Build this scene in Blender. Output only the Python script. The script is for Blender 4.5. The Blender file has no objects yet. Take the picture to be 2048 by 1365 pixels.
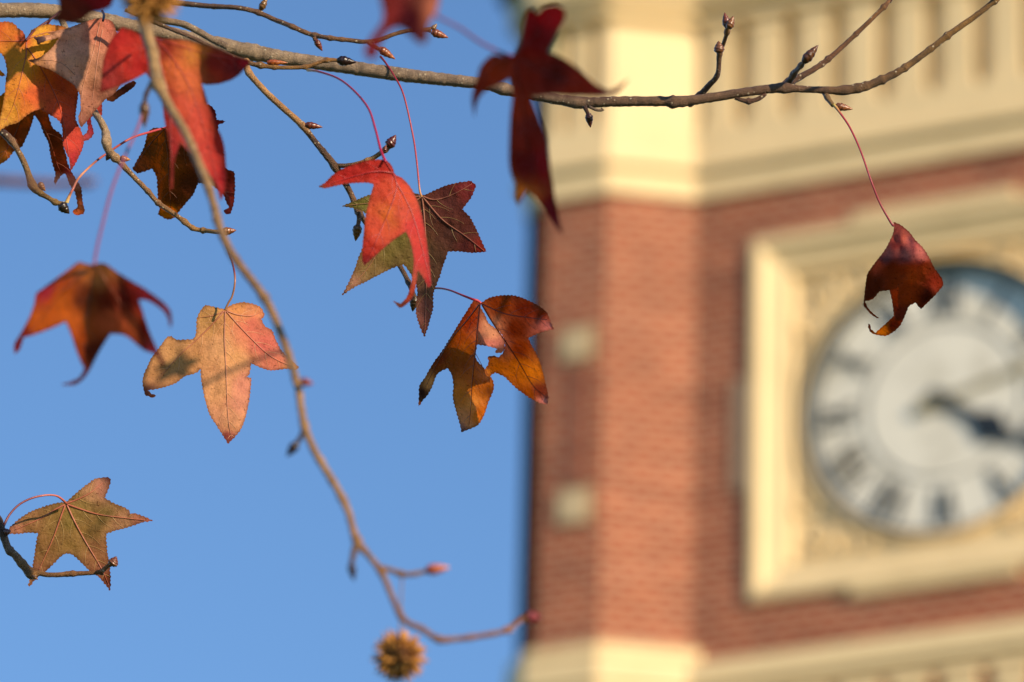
import bpy, bmesh, math, random
from mathutils import Vector, Matrix, noise
from mathutils.geometry import delaunay_2d_cdt

SC = bpy.context.scene
COL = SC.collection
R = math.radians
random.seed(7)

# ------------------------------------------------------------------ camera
FPX = 12000.0                       # focal length in photo pixels (2048 wide)
PITCH, ROLL = R(24.0), 0.028
CAM = Vector((0, 0, 1.7))
FW = Vector((0, math.cos(PITCH), math.sin(PITCH)))
_u0 = Vector((0, -math.sin(PITCH), math.cos(PITCH)))
RT = Vector((1, 0, 0)) * math.cos(ROLL) + _u0 * math.sin(ROLL)
UP = _u0 * math.cos(ROLL) - Vector((1, 0, 0)) * math.sin(ROLL)
FOCUS = 4.8
cd = bpy.data.cameras.new('camera')
cam = bpy.data.objects.new('camera', cd)
COL.objects.link(cam)
cam.matrix_world = Matrix(((RT.x, UP.x, -FW.x, CAM.x), (RT.y, UP.y, -FW.y, CAM.y), (RT.z, UP.z, -FW.z, CAM.z), (0, 0, 0, 1)))
cd.sensor_width = 36.0
cd.lens = FPX / 2048 * 36.0
cd.clip_start = 0.1
cd.clip_end = 12000
cd.dof.use_dof = True
cd.dof.focus_distance = FOCUS
cd.dof.aperture_fstop = 8.6
cd.dof.aperture_blades = 7
SC.camera = cam

# ------------------------------------------------------------------ light
SUN_AZ, SUN_EL = R(42), R(18)       # to the right of straight behind the camera
SDIR = Vector((math.sin(SUN_AZ) * math.cos(SUN_EL), -math.cos(SUN_AZ) * math.cos(SUN_EL), math.sin(SUN_EL)))
W = bpy.data.worlds.new('World')
SC.world = W
W.use_nodes = True
nt = W.node_tree
sky = nt.nodes.new('ShaderNodeTexSky')
sky.sky_type = 'NISHITA'
sky.sun_disc = False
sky.sun_elevation = SUN_EL
sky.sun_rotation = math.atan2(SDIR.x, SDIR.y)
sky.altitude = 0
sky.air_density = 1.0
sky.dust_density = 0.0
sky.ozone_density = 5.0
nt.links.new(sky.outputs[0], nt.nodes['Background'].inputs[0])
nt.nodes['Background'].inputs[1].default_value = 0.146
sl = bpy.data.lights.new('sun', 'SUN')
sl.energy = 5.0
sl.angle = R(0.53)
sl.color = (1.0, 0.805, 0.55)
sun = bpy.data.objects.new('sun', sl)
COL.objects.link(sun)
sun.location = (30, -30, 40)
sun.rotation_euler = (-SDIR).to_track_quat('-Z', 'Y').to_euler()
SC.view_settings.view_transform = 'Standard'
SC.view_settings.look = 'None'
SC.view_settings.gamma = 1
SC.view_settings.exposure = 0.25
SC.cycles.max_bounces = 8
SC.cycles.transmission_bounces = 6


# ------------------------------------------------------------------ helpers
def P(px, py, d):
    """World point at depth d metres along the ray of photo pixel (px, py)."""
    return CAM + d * (FW + (px - 1024) / FPX * RT + (682.5 - py) / FPX * UP)


def nr(d):
    """Distances of the branches nearer than the focus, drawn in towards it."""
    return d if d >= 4.7 else 1.0 / (1 / 4.8 + (1 / d - 1 / 4.8) * 0.78)


def lin(c, k=1.0):
    o = []
    for v in c[:3]:
        v = v / 255.0
        o.append(k * (v / 12.92 if v <= 0.04045 else ((v + 0.055) / 1.055) ** 2.4))
    return o


def tag(o, label=None, cat=None, group=None, kind=None):
    if label: o['label'] = label
    if cat: o['category'] = cat
    if group: o['group'] = group
    if kind: o['kind'] = kind
    return o


def thing(name, label, cat, loc, group=None, rz=0.0):
    o = bpy.data.objects.new(name, None)
    o.empty_display_size = 0.05
    COL.objects.link(o)
    o.location = loc
    o.rotation_euler = (0, 0, rz)
    return tag(o, label, cat, group)


def mesh_obj(name, verts, faces, mats, parent=None, cols=None, uvs=None, smooth=True, mat_idx=None, world=False):
    me = bpy.data.meshes.new(name)
    off = parent.location if (parent is not None and world) else Vector((0, 0, 0))
    me.from_pydata([tuple(Vector(v) - off) for v in verts], [], faces)
    for m in (mats if isinstance(mats, (list, tuple)) else [mats]):
        me.materials.append(m)
    if cols is not None:
        a = me.color_attributes.new('pigment', 'FLOAT_COLOR', 'POINT')
        flat = []
        for c in cols:
            flat += [c[0], c[1], c[2], 1.0]
        a.data.foreach_set('color', flat)
    if uvs is not None:
        l = me.uv_layers.new(name='UVMap')
        flat = []
        for f in uvs:
            for uv in f:
                flat += [uv[0], uv[1]]
        l.data.foreach_set('uv', flat)
    if smooth:
        me.polygons.foreach_set('use_smooth', [True] * len(me.polygons))
    if mat_idx is not None:
        me.polygons.foreach_set('material_index', mat_idx)
    me.update()
    o = bpy.data.objects.new(name, me)
    COL.objects.link(o)
    if parent is not None:
        o.parent = parent
    return o


# ------------------------------------------------------------------ materials
def new_mat(name):
    m = bpy.data.materials.new(name)
    m.use_nodes = True
    n = m.node_tree.nodes
    return m, m.node_tree, n, n['Principled BSDF'], n['Material Output']


def add(nt, t, **kw):
    n = nt.nodes.new(t)
    for k, v in kw.items():
        setattr(n, k, v)
    return n


def mixc(nt, a, b, fac, blend='MIX'):
    m = add(nt, 'ShaderNodeMix', data_type='RGBA', blend_type=blend)
    if isinstance(fac, (int, float)): m.inputs[0].default_value = fac
    else: nt.links.new(fac, m.inputs[0])
    for i, v in ((6, a), (7, b)):
        if isinstance(v, (tuple, list)): m.inputs[i].default_value = (*v[:3], 1)
        else: nt.links.new(v, m.inputs[i])
    return m.outputs[2]


def noise_tex(nt, scale, detail=4, rough=0.55, vec=None):
    t = add(nt, 'ShaderNodeTexNoise')
    t.inputs['Scale'].default_value = scale
    t.inputs['Detail'].default_value = detail
    t.inputs['Roughness'].default_value = rough
    if vec is None:
        vec = add(nt, 'ShaderNodeNewGeometry').outputs['Position']
    nt.links.new(vec, t.inputs['Vector'])
    return t


def ramp(nt, fac, stops):
    r = add(nt, 'ShaderNodeValToRGB')
    while len(r.color_ramp.elements) < len(stops):
        r.color_ramp.elements.new(0.5)
    for e, (p, c) in zip(r.color_ramp.elements, stops):
        e.position = p
        e.color = (*c, 1) if len(c) == 3 else c
    nt.links.new(fac, r.inputs[0])
    return r.outputs[0]


def leaf_material(name, trans, rough, sat=1.15):
    m, nt, n, bs, out = new_mat(name)
    at = add(nt, 'ShaderNodeVertexColor', layer_name='pigment')
    big = noise_tex(nt, 90, 5, 0.6)
    fine = noise_tex(nt, 650, 5, 0.65)
    c = mixc(nt, at.outputs[0], ramp(nt, big.outputs[0], [(0.3, (0.62, 0.6, 0.6)), (0.5, (1, 1, 1)), (0.72, (1.25, 1.3, 1.2))]), 0.55, 'MULTIPLY')
    c = mixc(nt, c, ramp(nt, fine.outputs[0], [(0.3, (0.68, 0.66, 0.66)), (0.5, (1, 1, 1)), (0.75, (1.22, 1.22, 1.2))]), 0.5, 'MULTIPLY')
    # net of fine veinlets
    vo = add(nt, 'ShaderNodeTexVoronoi', feature='DISTANCE_TO_EDGE')
    vo.inputs['Scale'].default_value = 260
    nt.links.new(add(nt, 'ShaderNodeNewGeometry').outputs['Position'], vo.inputs['Vector'])
    c = mixc(nt, c, ramp(nt, vo.outputs['Distance'], [(0.0, (0.78, 0.76, 0.74)), (0.09, (1, 1, 1))]), 0.4, 'MULTIPLY')
    bl = noise_tex(nt, 55, 4, 0.6)
    c = mixc(nt, c, ramp(nt, bl.outputs[0], [(0.6, (1, 1, 1)), (0.7, (0.6, 0.5, 0.42))]), 0.55, 'MULTIPLY')
    # small dark specks
    sp = noise_tex(nt, 420, 2, 0.5)
    c = mixc(nt, c, ramp(nt, sp.outputs[0], [(0.64, (1, 1, 1)), (0.72, (0.38, 0.3, 0.26))]), 0.8, 'MULTIPLY')
    nt.links.new(c, bs.inputs['Base Color'])
    bs.inputs['Roughness'].default_value = rough
    bs.inputs['Specular IOR Level'].default_value = 0.22
    b1 = add(nt, 'ShaderNodeBump')
    b1.inputs['Strength'].default_value = 0.75
    b1.inputs['Distance'].default_value = 0.002
    wr = noise_tex(nt, 160, 6, 0.6)
    nt.links.new(wr.outputs[0], b1.inputs['Height'])
    b2 = add(nt, 'ShaderNodeBump')
    b2.inputs['Strength'].default_value = 0.35
    b2.inputs['Distance'].default_value = 0.0004
    nt.links.new(vo.outputs['Distance'], b2.inputs['Height'])
    nt.links.new(b1.outputs[0], b2.inputs['Normal'])
    nt.links.new(b2.outputs[0], bs.inputs['Normal'])
    tr = add(nt, 'ShaderNodeBsdfTranslucent')
    hs = add(nt, 'ShaderNodeHueSaturation')
    hs.inputs['Saturation'].default_value = sat
    hs.inputs['Value'].default_value = 1.1
    nt.links.new(c, hs.inputs['Color'])
    nt.links.new(hs.outputs[0], tr.inputs[0])
    nt.links.new(b2.outputs[0], tr.inputs['Normal'])
    ms = add(nt, 'ShaderNodeMixShader')
    ms.inputs[0].default_value = trans
    nt.links.new(bs.outputs[0], ms.inputs[1])
    nt.links.new(tr.outputs[0], ms.inputs[2])
    nt.links.new(ms.outputs[0], out.inputs[0])
    return m


M_LEAF = leaf_material('leaf', 0.34, 0.6)
M_GLOW = leaf_material('thin_dry_leaf', 0.6, 0.6, 1.06)


def bark_material():
    m, nt, n, bs, out = new_mat('bark')
    at = add(nt, 'ShaderNodeVertexColor', layer_name='pigment')
    big = noise_tex(nt, 110, 6, 0.65)
    c = mixc(nt, at.outputs[0], ramp(nt, big.outputs[0], [(0.3, (0.42, 0.38, 0.34)), (0.5, (0.95, 0.95, 0.95)), (0.72, (1.5, 1.5, 1.5))]), 0.85, 'MULTIPLY')
    fine = noise_tex(nt, 900, 5, 0.7)
    c = mixc(nt, c, ramp(nt, fine.outputs[0], [(0.34, (0.38, 0.34, 0.3)), (0.52, (1, 1, 1)), (0.72, (1.4, 1.4, 1.4))]), 0.75, 'MULTIPLY')
    vo = add(nt, 'ShaderNodeTexVoronoi')
    vo.inputs['Scale'].default_value = 190
    nt.links.new(add(nt, 'ShaderNodeNewGeometry').outputs['Position'], vo.inputs['Vector'])
    dots = ramp(nt, vo.outputs['Distance'], [(0.13, (1, 1, 1)), (0.2, (0, 0, 0))])
    c = mixc(nt, c, (0.5, 0.4, 0.27), dots)
    nt.links.new(c, bs.inputs['Base Color'])
    bs.inputs['Roughness'].default_value = 0.42
    b = add(nt, 'ShaderNodeBump')
    b.inputs['Strength'].default_value = 0.9
    b.inputs['Distance'].default_value = 0.002
    nt.links.new(fine.outputs[0], b.inputs['Height'])
    b2 = add(nt, 'ShaderNodeBump')
    b2.inputs['Strength'].default_value = 0.6
    b2.inputs['Distance'].default_value = 0.0012
    nt.links.new(dots, b2.inputs['Height'])
    nt.links.new(b.outputs[0], b2.inputs['Normal'])
    nt.links.new(b2.outputs[0], bs.inputs['Normal'])
    return m


def pigment_material(name, rough, spec=0.4, var=0.5, scale=500, coat=0.0):
    m, nt, n, bs, out = new_mat(name)
    at = add(nt, 'ShaderNodeVertexColor', layer_name='pigment')
    fi = noise_tex(nt, scale, 4, 0.6)
    c = mixc(nt, at.outputs[0], ramp(nt, fi.outputs[0], [(0.3, (0.6, 0.58, 0.56)), (0.52, (1, 1, 1)), (0.75, (1.3, 1.3, 1.3))]), var, 'MULTIPLY')
    nt.links.new(c, bs.inputs['Base Color'])
    bs.inputs['Roughness'].default_value = rough
    bs.inputs['Specular IOR Level'].default_value = spec
    bs.inputs['Coat Weight'].default_value = coat
    bs.inputs['Coat Roughness'].default_value = 0.25
    b = add(nt, 'ShaderNodeBump')
    b.inputs['Strength'].default_value = 0.4
    b.inputs['Distance'].default_value = 0.0006
    nt.links.new(fi.outputs[0], b.inputs['Height'])
    nt.links.new(b.outputs[0], bs.inputs['Normal'])
    return m


M_BARK = bark_material()
M_BUD = pigment_material('bud_scales', 0.35, 0.5, 0.5, 700, 0.3)
M_STALK = pigment_material('leaf_stalk', 0.4, 0.45, 0.4, 500)
M_SEED = pigment_material('seed_capsule', 0.7, 0.25, 0.6, 600)


def stone_material(name, base, var=0.35, rough=0.75, scale=2.2, bump=0.004):
    m, nt, n, bs, out = new_mat(name)
    a = noise_tex(nt, scale, 6, 0.6)
    b_ = noise_tex(nt, scale * 14, 5, 0.6)
    c = mixc(nt, base, ramp(nt, a.outputs[0], [(0.3, (0.72, 0.7, 0.64)), (0.5, (1, 1, 1)), (0.75, (1.12, 1.12, 1.1))]), var, 'MULTIPLY')
    c = mixc(nt, c, ramp(nt, b_.outputs[0], [(0.3, (0.75, 0.74, 0.7)), (0.55, (1, 1, 1))]), var * 0.7, 'MULTIPLY')
    nt.links.new(c, bs.inputs['Base Color'])
    bs.inputs['Roughness'].default_value = rough
    bp = add(nt, 'ShaderNodeBump')
    bp.inputs['Strength'].default_value = 0.5
    bp.inputs['Distance'].default_value = bump
    nt.links.new(b_.outputs[0], bp.inputs['Height'])
    nt.links.new(bp.outputs[0], bs.inputs['Normal'])
    return m


def brick_material(name, c1, c2, mortar):
    m, nt, n, bs, out = new_mat(name)
    uv = add(nt, 'ShaderNodeUVMap')
    bt = add(nt, 'ShaderNodeTexBrick')
    bt.inputs['Scale'].default_value = 1.0
    bt.inputs['Brick Width'].default_value = 0.215
    bt.inputs['Row Height'].default_value = 0.085
    bt.inputs['Mortar Size'].default_value = 0.011
    bt.inputs['Mortar Smooth'].default_value = 0.2
    bt.inputs['Bias'].default_value = -0.1
    bt.inputs['Color1'].default_value = (*c1, 1)
    bt.inputs['Color2'].default_value = (*c2, 1)
    bt.inputs['Mortar'].default_value = (*mortar, 1)
    nt.links.new(uv.outputs[0], bt.inputs['Vector'])
    a = noise_tex(nt, 0.9, 5, 0.6)
    b_ = noise_tex(nt, 35, 4, 0.6)
    c = mixc(nt, bt.outputs[0], ramp(nt, a.outputs[0], [(0.3, (0.72, 0.7, 0.7)), (0.5, (1, 1, 1)), (0.7, (1.15, 1.12, 1.1))]), 0.6, 'MULTIPLY')
    c = mixc(nt, c, ramp(nt, b_.outputs[0], [(0.3, (0.75, 0.74, 0.74)), (0.6, (1.1, 1.1, 1.1))]), 0.5, 'MULTIPLY')
    mp = add(nt, 'ShaderNodeMapping')
    mp.inputs['Scale'].default_value = (0.9, 5.5, 1)
    nt.links.new(uv.outputs[0], mp.inputs['Vector'])
    co = noise_tex(nt, 1.0, 3, 0.6, mp.outputs[0])      # courses laid from darker and lighter batches
    c = mixc(nt, c, ramp(nt, co.outputs[0], [(0.3, (0.55, 0.5, 0.5)), (0.5, (1, 1, 1)), (0.7, (1.3, 1.42, 1.5))]), 0.6, 'MULTIPLY')
    nt.links.new(c, bs.inputs['Base Color'])
    bs.inputs['Roughness'].default_value = 0.85
    bp = add(nt, 'ShaderNodeBump')
    bp.inputs['Strength'].default_value = 0.6
    bp.inputs['Distance'].default_value = 0.006
    bp.invert = True
    nt.links.new(bt.outputs['Fac'], bp.inputs['Height'])
    nt.links.new(bp.outputs[0], bs.inputs['Normal'])
    return m


M_BRICK = brick_material('brick', (0.34, 0.064, 0.024), (0.20, 0.026, 0.012), (0.56, 0.36, 0.21))
M_DARKBRICK = brick_material('dark_brick', (0.26, 0.055, 0.025), (0.2, 0.04, 0.02), (0.34, 0.2, 0.12))
M_CREAM = stone_material('cream_paint', (0.84, 0.648, 0.36))
M_BLOCK = stone_material('pale_stone', (0.60, 0.46, 0.27))
M_SLATE = stone_material('slate', (0.09, 0.10, 0.11))
M_COPPER = stone_material('weathered_copper', (0.05, 0.085, 0.05))
M_DIAL = stone_material('opal_glass', (0.86, 0.82, 0.70), 1.0, 0.3, 3.6, 0.001)
M_SHADE = stone_material('painted_shade', (0.014, 0.011, 0.011), 0.3, 1.0)  # near-black for the corner strip that stands in for shade
M_SHADE.node_tree.nodes['Principled BSDF'].inputs['Specular IOR Level'].default_value = 0.05
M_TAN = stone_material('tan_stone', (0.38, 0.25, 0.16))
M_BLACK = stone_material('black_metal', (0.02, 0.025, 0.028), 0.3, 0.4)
M_NUM = stone_material('numeral_paint', (0.025, 0.026, 0.022), 0.3, 0.6)
M_GILT = stone_material('gilt_metal', (0.26, 0.22, 0.10), 0.3, 0.4)

# ------------------------------------------------------------------ ground
m, nt, n, bs, out = new_mat('lawn')
g1 = noise_tex(nt, 0.15, 6, 0.6)
g2 = noise_tex(nt, 14, 5, 0.7)
c = ramp(nt, g1.outputs[0], [(0.3, (0.045, 0.075, 0.02)), (0.6, (0.08, 0.11, 0.03)), (0.8, (0.14, 0.12, 0.05))])
c = mixc(nt, c, ramp(nt, g2.outputs[0], [(0.3, (0.5, 0.5, 0.5)), (0.7, (1.3, 1.3, 1.2))]), 0.8, 'MULTIPLY')
nt.links.new(c, bs.inputs['Base Color'])
bs.inputs['Roughness'].default_value = 0.95
gv = [(-4000, -4000, 0), (4000, -4000, 0), (4000, 4000, 0), (-4000, 4000, 0)]
tag(mesh_obj('ground', gv, [(0, 1, 2, 3)], m, smooth=False), kind='structure')

# ------------------------------------------------------------------ clock tower
PHI = R(25)
ZC = 22.473
CC = Vector((3.6725, 47.491, ZC))
NN = Vector((-math.sin(PHI), -math.cos(PHI), 0))
PB, PA, PW, PN = 3.54, 2.938, 2.27, 0.453
HH = PB - PN + 0.25                           # clock wall to tower axis
base = CC - NN * HH
tower = thing('clock_tower', 'blurred red brick clock tower with cream trim and a round clock, far behind the branches', 'clock tower', (base.x, base.y, 0), rz=-PHI)


def L(u, n, z):
    """Tower-local point: u right along the clock wall, n out of it, z above the clock centre."""
    return Vector((u, -(n + HH), z + ZC))




def rot4(q):
    """One side's plan points (u, n) left to right -> closed plan polygon, anticlockwise seen from above."""
    pts = []
    for k in range(4):
        a = k * math.pi / 2
        for (u, n) in q:
            x, y = u, -(n + HH)
            pts.append((x * math.cos(a) - y * math.sin(a), x * math.sin(a) + y * math.cos(a)))
    return pts


SIDE = [(-PB, PN), (-PA, PN), (-PW, 0), (PW, 0), (PA, PN), (PB, PN)]
PLAN = rot4(SIDE)
PLAN_NICHE = rot4([(-PB, PN), (-PA, PN), (-PW, 0), (-1.70, 0), (-1.70, -0.4), (1.70, -0.4), (1.70, 0), (PW, 0), (PA, PN), (PB, PN)])


def offset(poly, d):
    n = len(poly)
    out = []
    for i in range(n):
        p0, p1, p2 = Vector(poly[i - 1]), Vector(poly[i]), Vector(poly[(i + 1) % n])
        e1, e2 = (p1 - p0).normalized(), (p2 - p1).normalized()
        n1, n2 = Vector((e1.y, -e1.x)), Vector((e2.y, -e2.x))
        b = (n1 + n2)
        b = b / max(0.3, b.length_squared / 2)
        out.append(tuple(p1 + b * d))
    return out


def prism(poly, z0, z1, V, F, UV, caps=True, ch=0.0):
    """Upright prism; z above the clock centre. UVs in metres along the wall."""
    n = len(poly)
    i0 = len(V)
    V += [(x, y, z0 + ZC) for x, y in poly] + [(x, y, z1 + ZC) for x, y in poly]
    s = 0.0
    for i in range(n):
        j = (i + 1) % n
        l = (Vector(poly[j]) - Vector(poly[i])).length
        F.append((i0 + i, i0 + j, i0 + n + j, i0 + n + i))
        UV.append(((s, z0), (s + l, z0), (s + l, z1), (s, z1)))
        s += l
    if caps:
        F.append(tuple(i0 + n + i for i in range(n)))
        UV.append(tuple(poly))
        F.append(tuple(i0 + i for i in reversed(range(n))))
        UV.append(tuple(reversed(poly)))


def tower_part(name, prisms, mat, parent=None):
    V, F, UV = [], [], []
    for (poly, z0, z1) in prisms:
        prism(poly, z0, z1, V, F, UV)
    return mesh_obj(name, V, F, mat, parent or tower, uvs=UV, smooth=False)


tower_part('brick_wall', [(PLAN, -ZC, -1.70), (PLAN_NICHE, -1.70, 1.70), (PLAN, 1.70, 2.85)], M_BRICK)


def bands(name, spec, mat=M_CREAM, plan=PLAN):
    return tower_part(name, [(offset(plan, o), z0, z1) for (z0, z1, o) in spec], mat)


def corner_piers(d, notch=None):
    q = [(PW, -0.5), (PW, 0), (PA, PN), (PB, PN)]
    out = []
    for k in range(4):
        a = k * math.pi / 2
        pts = []
        half = [(u, n + HH) for (u, n) in q]
        if notch:
            w = (PB - PA)
            nn = [half[0], half[1], half[2]]
            for (t0, t1) in notch:
                for t, dn in ((t0, 0), (t0, -0.14), (t1, -0.14), (t1, 0)):
                    nn.append((PA + w * t, PN + HH + dn))
            nn.append(half[3])
            half = nn
        mir = [(y, x) for (x, y) in reversed(half)]
        ring = half + mir
        ring = [(x, -y) for (x, y) in ring]
        pts = [(x * math.cos(a) - y * math.sin(a), x * math.sin(a) + y * math.cos(a)) for (x, y) in ring]
        out.append(offset(pts, d) if not notch else pts)
    return out


# upper entablature, parapet arcade and cornice
bands('fascia', [(2.205, 2.45, 0.06)])
bands('moulding', [(2.453, 2.56, 0.13)])
bands('plinth', [(2.563, 2.87, 0.07)])
tower_part('parapet_wall', [(offset(PLAN, -0.15), 2.87, 3.95)], M_CREAM)
for p in corner_piers(0.06, notch=[(0.18, 0.36), (0.62, 0.80)]):
    tower_part('parapet_pier', [(p, 2.873, 3.95)], M_CREAM)


def arcade(name, z0, z1, count, mat):
    """Row of short cream pillars in front of the parapet wall, on all four sides."""
    for k in range(4):
        a = k * math.pi / 2
        for i in range(count):
            u = -2.05 + i * (4.10 / (count - 1))
            V, F, UV = [], [], []
            for (hw, n0, n1, za, zb) in ((0.135, -0.27, 0.03, z0, z1), (0.165, -0.27, 0.05, z0 + 0.003, z0 + 0.09), (0.165, -0.27, 0.05, z1 - 0.12, z1 - 0.003)):
                q = [(u - hw, n1), (u + hw, n1), (u + hw, n0), (u - hw, n0)]
                q = [(x, -(n + HH)) for x, n in q][::-1]
                q = [(x * math.cos(a) - y * math.sin(a), x * math.sin(a) + y * math.cos(a)) for x, y in q]
                q = q if sum((q[i][0] * q[(i + 1) % 4][1] - q[(i + 1) % 4][0] * q[i][1]) for i in range(4)) > 0 else q[::-1]
                prism(q, za, zb, V, F, UV)
            if k == 0:
                mesh_obj(name, V, F, mat, tower, uvs=UV, smooth=False)


arcade('pillar', 2.873, 3.935, 10, M_CREAM)
bands('cornice', [(3.953, 4.1, 0.12), (4.103, 4.4, 0.24)])
bands('gutter', [(4.403, 4.62, 0.34)], M_COPPER)
# roof
V = [(x, y, 4.62 + ZC) for x, y in offset(PLAN, 0.3)] + [(0, 0, 9.5 + ZC)]
k = len(V) - 1
mesh_obj('roof', V, [(i, (i + 1) % k, k) for i in range(k)], M_SLATE, tower, smooth=False)

# lower entablature
for p, q in zip(corner_piers(0.10), corner_piers(0.08)):
    tower_part('pier_base', [(p, -2.22, -2.11), (q, -3.7, -2.223)], M_CREAM)
# near-black strip put in for the shade on the bevelled left corner
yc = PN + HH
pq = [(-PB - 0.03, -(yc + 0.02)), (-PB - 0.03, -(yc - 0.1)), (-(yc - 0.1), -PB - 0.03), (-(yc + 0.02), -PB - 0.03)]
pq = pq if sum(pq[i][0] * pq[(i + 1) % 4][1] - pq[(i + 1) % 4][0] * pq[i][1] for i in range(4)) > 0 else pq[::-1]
tower_part('corner_shade_strip', [(pq, -ZC, 3.5)], M_SHADE)
tower_part('corner_cap', [(offset(pq, 0.07), 3.503, 3.95)], M_COPPER)  # dark green box on top of the strip
bands('string_course', [(-2.47, -2.25, 0.12)])
bands('lower_moulding', [(-2.58, -2.473, 0.06)])
arcade('pillar', -3.7, -2.6, 10, M_CREAM)
bands('base_course', [(-4.1, -3.703, 0.2)])
bands('plinth', [(-ZC, -ZC + 1.2, 0.12)], M_BLOCK)


# corner pier blocks and raised strips of darker brick standing in for a recess
def box_local(name, u0, u1, n0, n1, z0, z1, mat, parent=tower, bev=0.0, rz=0):
    bm = bmesh.new()
    bmesh.ops.create_cube(bm, size=1)
    for v in bm.verts:
        v.co = L(u0 + (u1 - u0) * (v.co.x + 0.5), n0 + (n1 - n0) * (0.5 - v.co.y), z0 + (z1 - z0) * (v.co.z + 0.5))
    if bev:
        bmesh.ops.bevel(bm, geom=bm.edges[:], offset=bev, segments=2, affect='EDGES')
    me = bpy.data.meshes.new(name)
    uvl = bm.loops.layers.uv.new('UVMap')
    for f in bm.faces:
        for lp in f.loops:
            c = lp.vert.co
            lp[uvl].uv = (c.x + c.y, c.z)
    bm.to_mesh(me)
    bm.free()
    me.materials.append(mat)
    o = bpy.data.objects.new(name, me)
    COL.objects.link(o)
    o.parent = parent
    return o


for s in (-1, 1):
    uc = s * 3.195
    for zc in (0.772, -0.782):
        box_local('stone_boss', uc - 0.17, uc + 0.17, PN - 0.02, PN + 0.04, zc - 0.175, zc + 0.175, M_BLOCK, bev=0.03)
    box_local('brick_strip', uc - 0.11, uc + 0.11, PN - 0.02, PN + 0.02, -0.58, 0.57, M_DARKBRICK)

# clock surround: splayed square frame, panel with round opening, ring
clock_frame_V, clock_frame_F = [], []
prof = [(1.722, -0.02), (1.722, 0.05), (1.70, 0.065), (1.63, 0.065), (1.60, 0.03), (1.44, -0.05), (1.42, -0.035), (1.38, -0.035), (1.345, -0.12), (1.335, -0.125)]
for (h, nn) in prof:
    for (sx, sz) in ((-1, -1), (1, -1), (1, 1), (-1, 1)):
        clock_frame_V.append(L(sx * h, nn, sz * h))
for r in range(len(prof) - 1):
    for k in range(4):
        clock_frame_F.append((r * 4 + k, r * 4 + (k + 1) % 4, r * 4 + 4 + (k + 1) % 4, r * 4 + 4 + k))
frame = mesh_obj('clock_frame', clock_frame_V, clock_frame_F, M_CREAM, tower, smooth=False)
V, F = [], []
NS = 96
for k in range(NS):
    a = 2 * math.pi * k / NS
    c, s = math.cos(a), math.sin(a)
    m_ = max(abs(c), abs(s))
    V.append(L(1.334 * c / m_, -0.12, 1.334 * s / m_))
rp = [(1.325, -0.12), (1.322, -0.06), (1.31, -0.045), (1.295, -0.045), (1.285, -0.06)]
for (r, nn) in rp:
    for k in range(NS):
        a = 2 * math.pi * k / NS
        V.append(L(r * math.cos(a), nn, r * math.sin(a)))
for r in range(len(rp)):
    for k in range(NS):
        F.append((r * NS + k, r * NS + (k + 1) % NS, r * NS + NS + (k + 1) % NS, r * NS + NS + k))
mesh_obj('spandrel_panel', V, F, M_CREAM, frame, smooth=False)
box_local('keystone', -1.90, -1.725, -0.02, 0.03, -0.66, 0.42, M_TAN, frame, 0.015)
box_local('keystone', 1.725, 1.90, -0.02, 0.03, -0.66, 0.42, M_BLOCK, frame, 0.015)
box_local('keystone', -0.78, 0.78, -0.02, 0.07, 1.725, 1.815, M_CREAM, frame, 0.015)
box_local('keystone', -0.78, 0.78, -0.02, 0.07, -1.815, -1.725, M_CREAM, frame, 0.015)


def tube(path, radii, nseg=10, closed_ends=True):
    """Swept tube through world points; returns verts, faces, ring index per vertex."""
    V, F, ring = [], [], []
    n = len(path)
    t_prev = None
    for i, p in enumerate(path):
        t = (path[min(i + 1, n - 1)] - path[max(i - 1, 0)]).normalized()
        if t_prev is None:
            ref = Vector((0, 0, 1)) if abs(t.z) < 0.9 else Vector((1, 0, 0))
            x = t.cross(ref).normalized()
        else:
            x = (x - t * x.dot(t)).normalized()
        y = t.cross(x)
        t_prev = t
        for k in range(nseg):
            a = 2 * math.pi * k / nseg
            r = radii[i] if not isinstance(radii[i], (list, tuple)) else radii[i][k]
            V.append(p + (x * math.cos(a) + y * math.sin(a)) * r)
            ring.append(i)
        if i:
            b = (i - 1) * nseg
            for k in range(nseg):
                F.append((b + k, b + (k + 1) % nseg, b + nseg + (k + 1) % nseg, b + nseg + k))
    if closed_ends:
        for e, rev in ((0, True), (n - 1, False)):
            V.append(path[e])
            ring.append(e)
            c = len(V) - 1
            for k in range(nseg):
                f = (e * nseg + k, e * nseg + (k + 1) % nseg, c)
                F.append(f[::-1] if rev else f)
    return V, F, ring


for sx in (-1, 1):
    for sz in (-1, 1):
        V, F = [], []
        for (cx, cz, r0, turns, flip) in ((1.13, 1.13, 0.15, 1.4, 1), (1.22, 0.86, 0.10, 1.2, -1), (0.86, 1.22, 0.10, 1.2, -1), (1.24, 0.66, 0.06, 1.0, 1), (0.66, 1.24, 0.06, 1.0, 1)):
            pts = []
            for i in range(26):
                t = i / 25
                a = flip * t * turns * 2 * math.pi + 0.8
                r = r0 * (1 - 0.75 * t)
                pts.append(L(sx * (cx + r * math.cos(a)), -0.10, sz * (cz + r * math.sin(a))))
            v, f, _ = tube(pts, [0.032 * (1 - 0.4 * i / 25) for i in range(26)], 6)
            o = len(V)
            V += v
            F += [tuple(o + i for i in q) for q in f]
        mesh_obj('leaf_scroll', V, F, M_CREAM, frame)

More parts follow.
